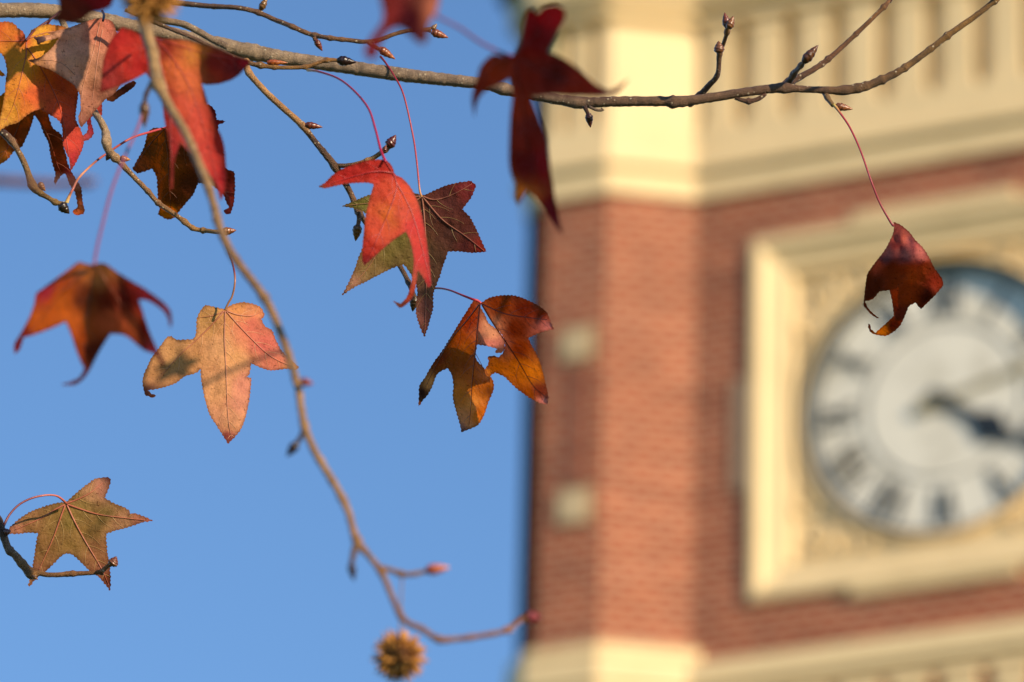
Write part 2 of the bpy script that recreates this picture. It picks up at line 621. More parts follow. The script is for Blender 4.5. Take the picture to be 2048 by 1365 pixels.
# reveal round the dial, coloured black to stand in for its shade
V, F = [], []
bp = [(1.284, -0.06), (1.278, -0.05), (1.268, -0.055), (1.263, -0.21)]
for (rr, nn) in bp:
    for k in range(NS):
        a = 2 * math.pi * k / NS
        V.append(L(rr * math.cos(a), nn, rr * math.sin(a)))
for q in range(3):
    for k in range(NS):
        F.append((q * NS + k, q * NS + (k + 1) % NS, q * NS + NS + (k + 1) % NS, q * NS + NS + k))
mesh_obj('dark_reveal', V, F, M_BLACK, frame, smooth=False)

# dial
V, F = [L(0, -0.20, 0)], []
for k in range(NS):
    a = 2 * math.pi * k / NS
    V.append(L(1.262 * math.cos(a), -0.20, 1.262 * math.sin(a)))
F = [(0, 1 + k, 1 + (k + 1) % NS) for k in range(NS)]
dial = mesh_obj('clock_face', V, F, M_DIAL, tower, smooth=False)


def flat_ring(name, r0, r1, n0, n1, mat):
    V, F = [], []
    for (r, nn) in ((r0, n0), (r0, n1), (r1, n1), (r1, n0)):
        for k in range(NS):
            a = 2 * math.pi * k / NS
            V.append(L(r * math.cos(a), nn, r * math.sin(a)))
    for q in range(3):
        for k in range(NS):
            F.append((q * NS + k, q * NS + (k + 1) % NS, q * NS + NS + (k + 1) % NS, q * NS + NS + k))
    return mesh_obj(name, V, F, mat, dial, smooth=False)


flat_ring('minute_ring', 1.2, 1.225, -0.199, -0.19, M_BLACK)
flat_ring('inner_ring', 0.715, 0.73, -0.199, -0.19, M_NUM)


def stroke(V, F, x0, y0, x1, y1, w, ang, rad, n0=-0.199, n1=-0.185):
    """Bar of a numeral; x sideways, y outwards from the dial centre, turned to clock angle ang."""
    d = Vector((x1 - x0, y1 - y0)).normalized()
    s = Vector((d.y, -d.x)) * w / 2
    q = [Vector((x0, y0)) + s, Vector((x1, y1)) + s, Vector((x1, y1)) - s, Vector((x0, y0)) - s]
    i = len(V)
    for nn in (n0, n1):
        for p in q:
            x, y = p.x, p.y + rad
            V.append(L(x * math.cos(ang) + y * math.sin(ang), nn, -x * math.sin(ang) + y * math.cos(ang)))
    F += [(i + 4, i + 5, i + 6, i + 7)] + [(i + k, i + (k + 1) % 4, i + 4 + (k + 1) % 4, i + 4 + k) for k in range(4)]


ROMAN = ['XII', 'I', 'II', 'III', 'IIII', 'V', 'VI', 'VII', 'VIII', 'IX', 'X', 'XI']
for h, txt in enumerate(ROMAN):
    V, F = [], []
    ws = {'I': 0.075, 'V': 0.17, 'X': 0.17}
    tot = sum(ws[c] for c in txt)
    x = -tot / 2
    for c in txt:
        w = ws[c]
        xc = x + w / 2
        if c == 'I':
            stroke(V, F, xc, -0.165, xc, 0.165, 0.045, h * math.pi / 6, 0.99)
        elif c == 'V':
            stroke(V, F, xc - 0.06, 0.165, xc, -0.165, 0.045, h * math.pi / 6, 0.99)
            stroke(V, F, xc, -0.165, xc + 0.06, 0.165, 0.03, h * math.pi / 6, 0.99, -0.199, -0.183)
        else:
            stroke(V, F, xc - 0.06, 0.165, xc + 0.06, -0.165, 0.05, h * math.pi / 6, 0.99)
            stroke(V, F, xc - 0.06, -0.165, xc + 0.06, 0.165, 0.03, h * math.pi / 6, 0.99, -0.199, -0.183)
        x += w
    mesh_obj('numeral', V, F, M_NUM, dial, smooth=False)


def hand(name, ang, pts, n0, n1, mat):
    V, F = [], []
    q = pts + [(-x, y) for x, y in reversed(pts)]
    for nn in (n0, n1):
        for (x, y) in q:
            V.append(L(x * math.cos(ang) + y * math.sin(ang), nn, -x * math.sin(ang) + y * math.cos(ang)))
    k = len(q)
    F.append(tuple(range(k, 2 * k)))
    F.append(tuple(reversed(range(k))))
    F += [(i, (i + 1) % k, k + (i + 1) % k, k + i) for i in range(k)]
    mesh_obj(name, V, F, mat, dial, smooth=False)


hand('hour_hand', R(126), [(0.05, -0.16), (0.065, 0.0), (0.045, 0.1), (0.06, 0.35), (0.16, 0.52), (0.07, 0.68), (0.015, 0.86)], -0.19, -0.172, M_BLACK)
hand('minute_hand', R(75), [(0.055, -0.26), (0.06, 0.0), (0.022, 0.1), (0.02, 0.6), (0.045, 0.72), (0.018, 0.85), (0.008, 1.08)], -0.168, -0.155, M_GILT)
V, F = [], []
for (r, nn) in ((0.08, -0.199), (0.08, -0.16), (0.05, -0.145)):
    for k in range(24):
        a = 2 * math.pi * k / 24
        V.append(L(r * math.cos(a), nn, r * math.sin(a)))
F = [(q * 24 + k, q * 24 + (k + 1) % 24, q * 24 + 24 + (k + 1) % 24, q * 24 + 24 + k) for q in range(2) for k in range(24)] + [tuple(48 + k for k in range(24))]
mesh_obj('hub', V, F, M_BLACK, dial, smooth=False)


# ------------------------------------------------------------------ twigs, buds, stalks
def catmull(pts, step):
    """Dense Catmull-Rom through tuples of any length; step in the first two coordinates (pixels)."""
    out = []
    n = len(pts)
    for i in range(n - 1):
        p0, p1, p2, p3 = pts[max(i - 1, 0)], pts[i], pts[i + 1], pts[min(i + 2, n - 1)]
        l = math.hypot(p2[0] - p1[0], p2[1] - p1[1])
        k = max(2, int(l / step))
        for j in range(k):
            t = j / k
            out.append(tuple(0.5 * ((2 * b) + (c - a) * t + (2 * a - 5 * b + 4 * c - d) * t * t + (3 * b - a - 3 * c + d) * t ** 3) for a, b, c, d in zip(p0, p1, p2, p3)))
    out.append(tuple(pts[-1]))
    return out


def grad(stops, t):
    for (t0, c0), (t1, c1) in zip(stops, stops[1:]):
        if t <= t1:
            f = 0 if t1 == t0 else max(0, min(1, (t - t0) / (t1 - t0)))
            return [a + (b - a) * f for a, b in zip(c0, c1)]
    return list(stops[-1][1])


def twig(name, parent, pts, cols, mat, nodes=(), rough=0.11, step=2.5, nseg=12, knobs=0.5):
    """pts: (px, py, radius px, depth m).  nodes: (px, py, extra radius px, length px) swollen rings."""
    pts = [(p[0], p[1], p[2], nr(p[3])) for p in pts]
    path = catmull(pts, step)
    wp, rad, C = [], [], []
    n = len(path)
    sd = random.uniform(0, 100)
    s = 0.0
    for i, (px, py, r, d) in enumerate(path):
        if i: s += math.hypot(px - path[i - 1][0], py - path[i - 1][1])
        e = 0.0
        for (nx, ny, er, ln) in nodes:
            q = math.hypot(px - nx, py - ny) / ln
            e += er * math.exp(-q * q)
        if knobs:
            e += knobs * max(0.0, noise.noise(Vector((s / 26.0, sd, 3.3))) - 0.25) * 2.2
        rr = []
        for k in range(nseg):
            a = 2 * math.pi * k / nseg
            w = noise.noise(Vector((s / 9.0, sd + math.cos(a) * 0.9, math.sin(a) * 0.9))) * rough
            rr.append(max(0.35, (r + e) * (1 + w)) * d / FPX)
        rad.append(rr)
        wp.append(P(px, py, d))
    V, F, ring = tube(wp, rad, nseg)
    lc = [(t, ([q * w_ for q, w_ in zip(lin(c, 0.84), (1.06, 0.96, 0.84))] if mat is M_BARK else lin(c))) for t, c in cols]
    cc = [grad(lc, i / max(1, n - 1)) for i in range(n)]
    return mesh_obj(name, V, F, mat, parent, cols=[cc[i] for i in ring], world=True)


def bud(parent, base, tip, w, depth, cols, name='bud', dd=0.0, blunt=0.5):
    """Pointed bud of overlapping spiral scales from base pixel to tip pixel; w = greatest width px."""
    depth = nr(depth)
    p0, p1 = P(base[0], base[1], depth), P(tip[0], tip[1], depth + dd)
    ax = p1 - p0
    ln = ax.length
    ax.normalize()
    x = ax.orthogonal().normalized()
    y = ax.cross(x)
    wr = w * depth / FPX * 0.62
    V, F, C = [], [], []
    NR, NA = 26, 20
    c0, c1 = [[q * w_ for q, w_ in zip(lin(c_, 0.8), (1.0, 0.92, 0.75))] for c_ in cols]
    ph0 = random.uniform(0, 6.28)
    for i in range(NR + 1):
        t = i / NR
        prof = (math.sin(math.pi * min(1, t ** 0.62)) ** 0.75) * (1 - 0.25 * t)
        prof = max(prof, 0.55 * (1 - t) if t < 0.15 else 0.0)
        for k in range(NA):
            a = 2 * math.pi * k / NA
            q = 4.2 * t + (a + ph0) / (2 * math.pi) * 2 + 0.35 * abs(math.sin(a * 1.5 + ph0))
            fr = q - math.floor(q)
            r = wr * prof * (1.03 - 0.2 * fr ** 2 if t < 0.93 else 0.9)
            V.append(p0 + ax * (ln * t) + (x * math.cos(a) + y * math.sin(a)) * r)
            f = 0.25 + 0.75 * fr if fr < 0.85 else 1.25
            mixf = 0.6 * t + 0.4 * fr
            C.append([(u + (v - u) * mixf) * (1.35 if fr > 0.86 else 0.7 + 0.4 * fr) for u, v in zip(c0, c1)])
    for i in range(NR):
        for k in range(NA):
            F.append((i * NA + k, i * NA + (k + 1) % NA, (i + 1) * NA + (k + 1) % NA, (i + 1) * NA + k))
    F.append(tuple(reversed(range(NA))))
    F.append(tuple(NR * NA + k for k in range(NA)))
    return mesh_obj(name, V, F, M_BUD, parent, cols=C, world=True)


BROWN_BUD = ((70, 25, 18), (150, 75, 45))
DARK_BUD = ((40, 16, 14), (95, 40, 28))
OLIVE_BUD = ((70, 50, 22), (165, 120, 60))
RED_BUD = ((95, 25, 20), (200, 85, 60))
PINK_BUD = ((130, 50, 35), (240, 140, 105))

GREY = (166, 148, 126)
WARM = (118, 92, 70)
DARKB = (88, 64, 46)
OLIVE = (124, 94, 48)
TAN = (146, 112, 68)

# main branch across the top ------------------------------------------------
DM = 4.86
b = thing('branch', 'thick grey branch running right across the top, ending in golden brown twigs', 'branch', P(0, 21, DM), 'tree branches')
b_main = b
main = [(-700, 30, 19), (-300, 12, 17), (-60, 18, 15.5), (0, 21, 15.3), (60, 21, 15), (117, 25, 15), (200, 39, 15), (260, 53, 15), (330, 67, 15.5), (390, 81, 15), (440, 91, 15.5), (510, 106, 15.5),
        (585, 119, 14), (691, 134, 14), (796, 149, 14), (902, 161, 12.5), (972, 169, 11.5), (1005, 178, 11.5), (1076, 192, 11), (1120, 200, 11), (1164, 206, 11), (1217, 204, 10.5), (1322, 203, 10), (1357, 204, 10), (1428, 195, 9.5),
        (1483, 186, 9.2), (1556, 177, 9), (1610, 179, 7), (1658, 181, 7.5), (1687, 181, 9), (1731, 173, 8.7), (1775, 155, 8), (1811, 135, 7), (1859, 100, 6.3), (1899, 69, 6.3), (1950, 33, 5.8), (1987, 4, 5.6), (2015, -18, 5)]
twig('limb', b, [(*p, DM + 0.02 * math.sin(p[0] / 300)) for p in main],
     [(0, GREY), (0.42, GREY), (0.6, (150, 132, 116)), (0.7, WARM), (0.83, (112, 86, 66)), (0.88, (110, 82, 52)), (0.93, OLIVE), (1, (138, 104, 48))], M_BARK,
     nodes=[(1005, 178, 2.5, 9), (1345, 203, 3.5, 8), (1363, 205, 2, 12), (505, 106, 2.5, 18), (440, 91, 1.5, 25), (1568, 176, 3, 12), (1690, 181, 1.6, 9), (1715, 176, 2.2, 7), (1732, 175, 2, 5), (1764, 160, 2.6, 4.5), (1811, 137, 2.2, 4.5), (1895, 72, 2.4, 4.5), (1860, 99, 1.0, 6), (1990, 4, 2.5, 5), (1155, 206, 1.6, 16)],
     rough=0.12, step=3.0, nseg=16, knobs=0.8)


def D(pts, d0, d1=None):
    d1 = d0 if d1 is None else d1
    n = max(1, len(pts) - 1)
    return [(*p, d0 + (d1 - d0) * i / n) for i, p in enumerate(pts)]


# side twigs of the main branch
twig('side_twig', b, D([(1378, 205, 8), (1397, 193, 6.5), (1417, 172, 6), (1435, 150, 5.2), (1439, 110, 4.4), (1447, 88, 4), (1453, 69, 4), (1456, 52, 4)], DM, 4.80), [(0, DARKB), (0.5, (110, 80, 56)), (1, (150, 115, 70))], M_BARK, nodes=[(1440, 155, 2.4, 5), (1437, 106, 2.4, 5), (1454, 64, 3, 5), (1399, 190, 1.8, 4), (1380, 206, 3, 8)], knobs=0.8)
bud(b, (1439, 107), (1437, 82), 19, 4.805, ((95, 60, 38), (150, 100, 68)), blunt=1)
bud(b, (1455, 56), (1449, 25), 15, 4.80, BROWN_BUD)
bud(b, (1457, 58), (1467, 32), 15, 4.795, ((110, 70, 40), (165, 110, 70)))
twig('side_twig', b, D([(1562, 176, 8), (1575, 167, 8), (1603, 153, 6.5), (1647, 126, 5.5), (1702, 78, 4.8), (1767, 15, 4.4), (1778, 2, 4), (1790, -14, 3.6)], DM, 4.90), [(0, DARKB), (0.4, (112, 76, 50)), (1, (138, 98, 52))], M_BARK, nodes=[(1655, 117, 2.4, 4.5), (1645, 131, 2, 4), (1712, 68, 1.3, 4), (1768, 14, 2.6, 5), (1580, 165, 3, 7)], knobs=0.5)
bud(b, (1775, 7), (1788, -8), 8, 4.895, ((60, 25, 16), (110, 60, 35)))
twig('side_twig', b, D([(1574, 170, 7), (1588, 148, 6), (1597, 137, 5), (1608, 124, 4.2)], 4.86, 4.82), [(0, DARKB), (1, (130, 100, 62))], M_BARK, nodes=[(1588, 150, 2, 5), (1601, 130, 2.3, 4)])
bud(b, (1607, 125), (1637, 90), 18, 4.82, ((60, 30, 16), (120, 75, 38)))
twig('side_twig', b, D([(1648, 184, 6), (1656, 198, 5), (1666, 211, 4.6)], 4.85, 4.83), [(0, WARM), (1, (150, 120, 70))], M_BARK, nodes=[(1655, 196, 1.5, 4)], knobs=1)
bud(b, (1670, 212), (1706, 219), 14, 4.83, ((80, 38, 24), (190, 125, 85)))
twig('side_twig', b, D([(1470, 196, 4), (1484, 201, 4), (1497, 203, 5), (1515, 199, 4), (1532, 188, 3.5)], 4.84), [(0, (75, 52, 40)), (1, (110, 76, 58))], M_BARK, nodes=[(1497, 204, 3, 4)], knobs=2)
twig('side_twig', b, D([(1168, 212, 5), (1173, 222, 4), (1177, 230, 4)], 4.83), [(0, (70, 45, 34)), (1, (80, 50, 36))], M_BARK)
bud(b, (1177, 227), (1181, 256), 14, 4.83, DARK_BUD)
twig('side_twig', b, D([(1178, 214, 3), (1192, 220, 3), (1202, 221, 3), (1206, 218, 4.5)], 4.82), [(0, (85, 72, 66)), (1, (150, 130, 110))], M_BARK)
# twigs beside the limb on the left
twig('side_twig', b, D([(255, 18, 7), (300, 36, 7), (336, 43, 7), (367, 49, 7), (398, 64, 6.8), (426, 80, 7), (455, 94, 7)], 4.84), [(0, GREY), (1, (146, 128, 110))], M_BARK)
twig('side_twig', b, D([(250, 20, 4), (311, 46, 4.2), (346, 60, 4.2), (387, 77, 4.2), (428, 97, 4.2), (469, 115, 4.2), (500, 127, 4.6), (520, 131, 4.6), (550, 135, 4.2), (585, 136, 4), (612, 134, 4), (634, 127, 3.8), (654, 121, 4), (678, 121, 3.8)], 4.79), [(0, (120, 94, 76)), (0.5, (112, 84, 66)), (0.7, (150, 112, 60)), (1, (165, 120, 62))], M_BARK, nodes=[(521, 131, 3, 7), (549, 136, 2, 5), (611, 137, 2.5, 5), (654, 120, 2.5, 5)])
bud(b, (675, 121), (713, 125), 18, 4.79, ((22, 12, 12), (52, 22, 20)))
bud(b, (534, 125), (576, 126), 11, 4.79, ((150, 60, 26), (200, 120, 55)))
twig('side_twig', b, [(170, -60, 7, 4.95), (240, -20, 6, 4.95), (300, -2, 5.5, 4.95), (362, 7, 5.5, 4.94), (422, 13, 5.2, 4.93), (475, 16, 5, 4.92), (515, 25, 5, 4.92), (550, 40, 5, 4.92), (585, 54, 5, 4.91), (621, 69, 4.8, 4.91), (656, 76, 4.6, 4.90), (700, 81, 4.5, 4.90), (727, 84, 4.5, 4.9), (755, 81, 4.5, 4.9), (788, 69, 4.4, 4.9), (821, 61, 4.2, 4.9), (862, 60, 5, 4.9)], [(0, (105, 78, 58)), (0.4, (112, 84, 64)), (1, (135, 98, 56))], M_BARK, nodes=[(518, 22, 2.6, 6), (428, 18, 2, 5), (630, 74, 2.4, 6), (585, 52, 1.2, 6), (660, 75, 1.4, 5), (684, 77, 1.2, 5), (866, 60, 2.6, 6)])
bud(b, (521, 20), (535, -6), 13, 4.92, OLIVE_BUD)
twig('side_twig', b, D([(628, 74, 4), (630, 82, 3.6)], 4.9), [(0, (110, 76, 50)), (1, (110, 76, 50))], M_BARK)
bud(b, (631, 80), (645, 103), 12, 4.9, BROWN_BUD)
bud(b, (863, 64), (897, 76), 15, 4.9, ((90, 40, 24), (190, 110, 70)))
bud(b, (864, 60), (874, 48), 10, 4.9, ((120, 90, 62), (160, 130, 90)))
twig('side_twig', b, D([(735, 84, 4.5), (746, 92, 4), (762, 101, 4)], 4.89), [(0, (110, 76, 50)), (1, (120, 84, 52))], M_BARK)
bud(b, (758, 97), (791, 119), 15, 4.88, ((100, 42, 24), (200, 120, 66)))
# long drooping twig in the middle
twig('side_twig', b, [(492, 122, 7, DM), (498, 146, 6.5, 4.85), (533, 186, 6.6, 4.85), (568, 218, 6.4, 4.85), (603, 250, 6.4, 4.85), (631, 285, 6, 4.85), (670, 334, 7, 4.85), (699, 383, 6, 4.86), (716, 421, 6, 4.86), (732, 446, 5.5, 4.87), (766, 488, 5, 4.88), (797, 528, 5, 4.88), (813, 557, 5, 4.87), (822, 577, 4.8, 4.86), (830, 597, 4.8, 4.85)], [(0, (190, 150, 104)), (0.3, (180, 140, 94)), (0.36, DARKB), (0.6, (124, 92, 62)), (1, (100, 76, 52))], M_BARK, nodes=[(603, 252, 1.5, 6), (672, 334, 2.5, 8), (717, 424, 3, 7), (648, 300, 1.2, 5), (815, 566, 2, 4), (497, 146, 1.6, 6)])
bud(b, (610, 250), (646, 255), 13, 4.84, BROWN_BUD)
twig('side_twig', b, D([(672, 332, 5), (700, 331, 4.6), (735, 322, 5), (758, 309, 4.8), (779, 293, 5)], 4.85, 4.83), [(0, (90, 66, 46)), (0.5, (165, 130, 84)), (1, (170, 130, 85))], M_BARK, nodes=[(735, 323, 2, 5), (771, 300, 2.4, 5)], knobs=1.5)
bud(b, (776, 295), (792, 270), 19, 4.83, ((60, 18, 20), (120, 50, 40)))
bud(b, (769, 303), (772, 290), 8, 4.82, ((90, 30, 30), (140, 70, 40)))
twig('side_twig', b, D([(716, 424, 5), (718, 437, 4.5), (716, 452, 4.2)], 4.85), [(0, WARM), (1, (150, 110, 80))], M_BARK, knobs=2)
bud(b, (716, 450), (711, 483), 17, 4.85, ((85, 58, 24), (150, 105, 50)))
bud(b, (830, 594), (825, 624), 17, 4.845, ((60, 48, 20), (60, 40, 25)))
# twig hanging on the left behind the pink leaf
twig('side_twig', b, [(120, 30, 7, 4.86), (150, 110, 7, 4.86), (170, 175, 7, 4.86), (188, 222, 6.8, 4.85), (202, 244, 7, 4.84), (211, 264, 7.5, 4.84), (213, 283, 9, 4.83), (216, 298, 8.5, 4.83), (227, 313, 7.5, 4.83), (238, 322, 6.6, 4.83), (252, 338, 5.6, 4.83), (273, 360, 5.2, 4.83), (295, 382, 5.2, 4.83), (316, 406, 5, 4.83), (344, 425, 4.8, 4.83), (368, 443, 5, 4.83), (384, 456, 5, 4.83), (404, 461, 4.6, 4.83), (432, 464, 4.6, 4.82), (447, 464, 4.8, 4.82)], [(0, GREY), (0.45, (182, 162, 138)), (0.55, (172, 138, 98)), (0.75, (144, 108, 72)), (1, (176, 138, 80))], M_BARK, nodes=[(212, 267, 1.6, 4), (213, 285, 2, 8), (316, 406, 2.2, 4), (296, 383, 1.2, 4), (370, 444, 2.2, 6), (384, 457, 1.5, 4), (406, 462, 2.4, 3.5), (230, 318, 3, 7)], step=2.2)
bud(b, (444, 464), (473, 461), 15, 4.82, ((130, 100, 40), (150, 70, 50)))
bud(b, (240, 317), (261, 320), 12, 4.82, ((110, 50, 28), (220, 150, 50)))
bud(b, (221, 306), (212, 322), 13, 4.83, ((45, 30, 24), (60, 42, 30)))

# near twig hanging down the middle ---------------------------------------------
t = thing('branch', 'long brown twig hanging from the top left down to a red bud beside the tower', 'branch', P(290, 40, nr(3.8)), 'tree branches')


def dC(py):
    return 3.80 - 0.00034 * max(0, py)


cpts = [(300, -420, 16), (286, -150, 14), (280, 0, 13), (286, 37, 13), (295, 71, 12.5), (304, 102, 12), (309, 132, 12), (314, 163, 12), (323, 182, 11), (338, 212, 10), (356, 240, 9.2), (372, 268, 9), (387, 302, 9), (402, 338, 9), (415, 369, 9), (427, 409, 8.5), (436, 446, 8.5), (446, 472, 8.5), (466, 512, 8.5), (495, 551, 8.6), (526, 592, 8.5), (546, 630, 8.4), (566, 680, 8.4), (583, 730, 8), (597, 780, 7.6), (608, 848, 7.8), (628, 900, 7.6), (652, 941, 7.4), (676, 982, 7.6), (696, 1023, 7.2), (713, 1080, 7.2), (737, 1111, 6.6), (761, 1142, 6.6), (778, 1179, 6.2), (795, 1220, 6.4), (812, 1244, 6.2), (843, 1258, 6), (877, 1279, 6), (918, 1278, 5.6), (969, 1271, 5.2), (1013, 1261, 5.2), (1040, 1242, 5.4), (1056, 1235, 6)]
twig('limb', t, [(*p, dC(p[1])) for p in cpts], [(0, (176, 150, 112)), (0.25, (184, 154, 108)), (0.5, (160, 124, 84)), (0.7, (190, 150, 98)), (0.85, (166, 118, 70)), (1, (164, 110, 62))], M_BARK, nodes=[(316, 170, 4, 10), (605, 852, 2.6, 9), (601, 765, 2, 6), (712, 1082, 3, 9), (762, 1143, 2, 8), (876, 1280, 2.6, 8), (690, 1000, 1.5, 14), (1015, 1262, 3, 6), (800, 1232, 1.6, 8), (412, 365, 1.5, 10), (528, 596, 1.6, 7), (575, 706, 1.8, 6), (470, 518, 1.4, 9), (640, 922, 1.6, 6), (664, 962, 1.2, 6), (728, 1099, 1.4, 5), (940, 1276, 1.6, 5)], step=2.5, rough=0.16, knobs=1.6)
d_ = dC(800)
bud(t, (601, 763), (627, 768), 16, d_, ((90, 30, 22), (175, 70, 50)))
twig('side_twig', t, D([(607, 860, 6), (603, 872, 5), (593, 888, 5)], d_), [(0, (110, 84, 58)), (1, (60, 36, 30))], M_BARK)
bud(t, (594, 886), (573, 914), 18, d_, ((36, 20, 24), (60, 30, 32)))
d_ = dC(1120)
twig('side_twig', t, D([(711, 1090, 6), (707, 1110, 6), (702, 1130, 4.5)], d_), [(0, TAN), (1, (120, 80, 50))], M_BARK, knobs=2)
bud(t, (702, 1127), (708, 1163), 15, d_, ((48, 24, 26), (60, 30, 30)))
twig('side_twig', t, D([(758, 1136, 6), (780, 1140, 5.2), (802, 1148, 5.6), (825, 1149, 4.6), (856, 1142, 4.6)], d_), [(0, TAN), (1, (170, 130, 92))], M_BARK, nodes=[(802, 1146, 2.5, 5), (829, 1150, 1.5, 4)])
bud(t, (852, 1141), (900, 1135), 20, d_, PINK_BUD)
bud(t, (1053, 1237), (1082, 1233), 22, dC(1235), ((110, 20, 28), (170, 40, 50)))
bud(t, (1013, 1262), (1030, 1262), 9, dC(1235), ((130, 96, 50), (150, 110, 60)))
twig('side_twig', t, D([(314, 150, 6), (302, 168, 5), (292, 190, 4.6), (289, 207, 4.6)], 3.80), [(0, (90, 66, 48)), (1, (70, 44, 34))], M_BARK, knobs=1)
bud(t, (289, 204), (289, 257), 19, 3.80, ((80, 48, 34), (130, 90, 50)))

# small twig at the left edge ------------------------------------------------------
t = thing('branch', 'short dark twig curving in from the left edge to a black bud', 'branch', P(0, 261, 4.78), 'tree branches')
twig('limb', t, D([(-260, 130, 9), (-90, 220, 7), (-20, 250, 6.5), (0, 262, 6.3), (11, 270, 7), (25, 285, 6.3), (37, 304, 6), (47, 323, 6), (56, 346, 6.5), (61, 362, 7.5), (70, 378, 8), (83, 388, 6), (98, 397, 5), (113, 406, 5), (127, 408, 4.6), (133, 409, 4.6)], 4.79), [(0, (80, 58, 46)), (0.62, (82, 58, 48)), (0.68, (140, 108, 78)), (0.85, (150, 120, 70)), (1, (140, 112, 60))], M_BARK, nodes=[(10, 264, 2, 4), (17, 272, 2, 4), (24, 282, 2, 5), (64, 370, 2, 9), (110, 405, 2.2, 5), (82, 387, 1, 3)])
bud(t, (78, 366), (91, 383), 12, 4.78, ((120, 84, 50), (200, 140, 90)))
bud(t, (120, 409), (139, 428), 19, 4.785, ((36, 26, 20), (60, 44, 30)))

# very near blurred twig -----------------------------------------------------------
t = thing('branch', 'very blurred level twig poking in from the left edge', 'branch', P(0, 362, nr(2.6)), 'tree branches')
twig('limb', t, D([(-500, 330, 13), (-60, 358, 11), (0, 362, 10), (60, 366, 9), (110, 368, 8.5), (168, 367, 8)], 2.62), [(0, (120, 84, 72)), (1, (140, 92, 80))], M_BARK)
bud(t, (162, 367), (196, 362), 20, 2.62, ((80, 26, 26), (120, 44, 40)))

# twig at bottom left --------------------------------------------------------------
t = thing('branch', 'bent knobbly twig at the lower left edge, reaching right below the green star leaf', 'branch', P(0, 1049, 4.74), 'tree branches')
twig('limb', t, D([(-160, 880, 10), (-50, 990, 9), (-8, 1035, 8.5), (0, 1050, 8), (6, 1070, 8), (17, 1098, 7.6), (30, 1111, 7.8), (46, 1130, 8.4), (58, 1144, 8.6), (66, 1149, 7.5), (78, 1147, 5.5), (95, 1150, 5), (118, 1150, 5), (141, 1148, 5.2), (171, 1147, 4.6), (200, 1145, 4.6), (207, 1145, 4.6)], 4.745), [(0, (85, 62, 56)), (0.5, (92, 70, 62)), (0.56, (130, 112, 98)), (0.66, (140, 106, 66)), (0.74, (138, 100, 52)), (1, (134, 90, 46))], M_BARK, nodes=[(20, 1101, 2, 6), (38, 1114, 2.5, 4), (40, 1130, 2.6, 6), (62, 1150, 4.5, 8), (133, 1144, 1.5, 4), (146, 1149, 1.8, 5), (204, 1147, 2.6, 5)], knobs=1.2, step=2)
twig('side_twig', t, D([(202, 1145, 5), (214, 1134, 4.4), (225, 1127, 5)], 4.74), [(0, (150, 104, 56)), (1, (175, 120, 70))], M_BARK)
bud(t, (223, 1132), (233, 1113), 19, 4.735, ((160, 105, 60), (95, 36, 36)))
bud(t, (8, 1066), (22, 1062), 14, 4.74, ((90, 40, 40), (110, 56, 50)))
bud(t, (64, 1152), (76, 1160), 8, 4.74, ((120, 84, 50), (150, 100, 60)))

# ------------------------------------------------------------------ seed balls
def seed_ball(px, py, r_px, d, label, stalk, rotz):
    d = nr(d)
    c = P(px, py, d)
    r = r_px * d / FPX
    o = thing('seed_ball', label, 'seed ball', c, 'spiky sweetgum seed balls')
    # woody core with dimples
    bm = bmesh.new()
    bmesh.ops.create_icosphere(bm, subdivisions=4, radius=r * 0.80)
    vs = [v.co.copy() for v in bm.verts]
    fs = [[v.index for v in f.verts] for f in bm.faces]
    bm.free()
    vs = [v * (1 + 0.06 * noise.noise(v * (5.0 / r))) for v in vs]
    mesh_obj('core', vs, fs, M_SEED, o, cols=[lin((84, 48, 22))] * len(vs))
    N = 46
    rnd = random.Random(rotz * 100)
    for i in range(N):
        z = 1 - 2 * (i + 0.5) / N
        a = i * 2.399963 + rotz
        q = Vector((math.sqrt(1 - z * z) * math.cos(a), math.sqrt(1 - z * z) * math.sin(a), z))
        x = q.orthogonal().normalized()
        y = q.cross(x)
        tw = rnd.uniform(0, 3.14)
        x, y = x * math.cos(tw) + y * math.sin(tw), y * math.cos(tw) - x * math.sin(tw)
        V, F, C = [], [], []
        hue = rnd.uniform(0.85, 1.15)
        cl = [v * hue for v in lin((198, 138, 66))]
        cd_ = lin((60, 34, 18))
        # capsule: two swollen valves with a slit between, each drawn out into a curved beak
        for s in (-1, 1):
            pts, rad = [], []
            bend = rnd.uniform(-0.14, 0.14)
            beak = rnd.uniform(0.42, 0.62)
            for j in range(9):
                u = j / 8
                out_ = 0.74 + beak * u ** 0.85
                side = s * (0.085 + 0.05 * math.sin(u * 2.4))
                pts.append(q * (r * out_) + x * (r * side) + y * (r * bend * u * u))
                rad.append(r * (0.135 * (1 - u) ** 1.15 * (0.8 + 1.2 * u * (1 - u)) + 0.009))
            v, f, ring = tube(pts, rad, 8)
            k = len(V)
            V += v
            F += [tuple(k + w for w in g) for g in f]
            C += [[a_ + (b_ - a_) * (0.0 if 1 < g < 8 else 0.5) for a_, b_ in zip(cl, cd_)] for g in ring]
        mesh_obj('capsule', V, F, M_SEED, o, cols=C)
    if stalk:
        twig('stalk', o, stalk, [(0, (120, 84, 56)), (1, (130, 92, 60))], M_STALK, nseg=8, knobs=0.0)
    return o


seed_ball(799, 1314, 47, 3.40, 'golden brown spiky seed ball hanging below the twig at the bottom edge', D([(805, 1150, 1.8), (803, 1180, 1.6), (802, 1215, 1.8), (801, 1250, 2), (800, 1285, 2.2)], 3.42, 3.40), 0.4)
seed_ball(301, -10, 54, 3.10, 'blurred golden seed ball cut off by the top edge', D([(300, -400, 3), (305, -200, 2.6), (303, -60, 2.6), (301, -30, 2.6)], 3.2, 3.1), 1.7)


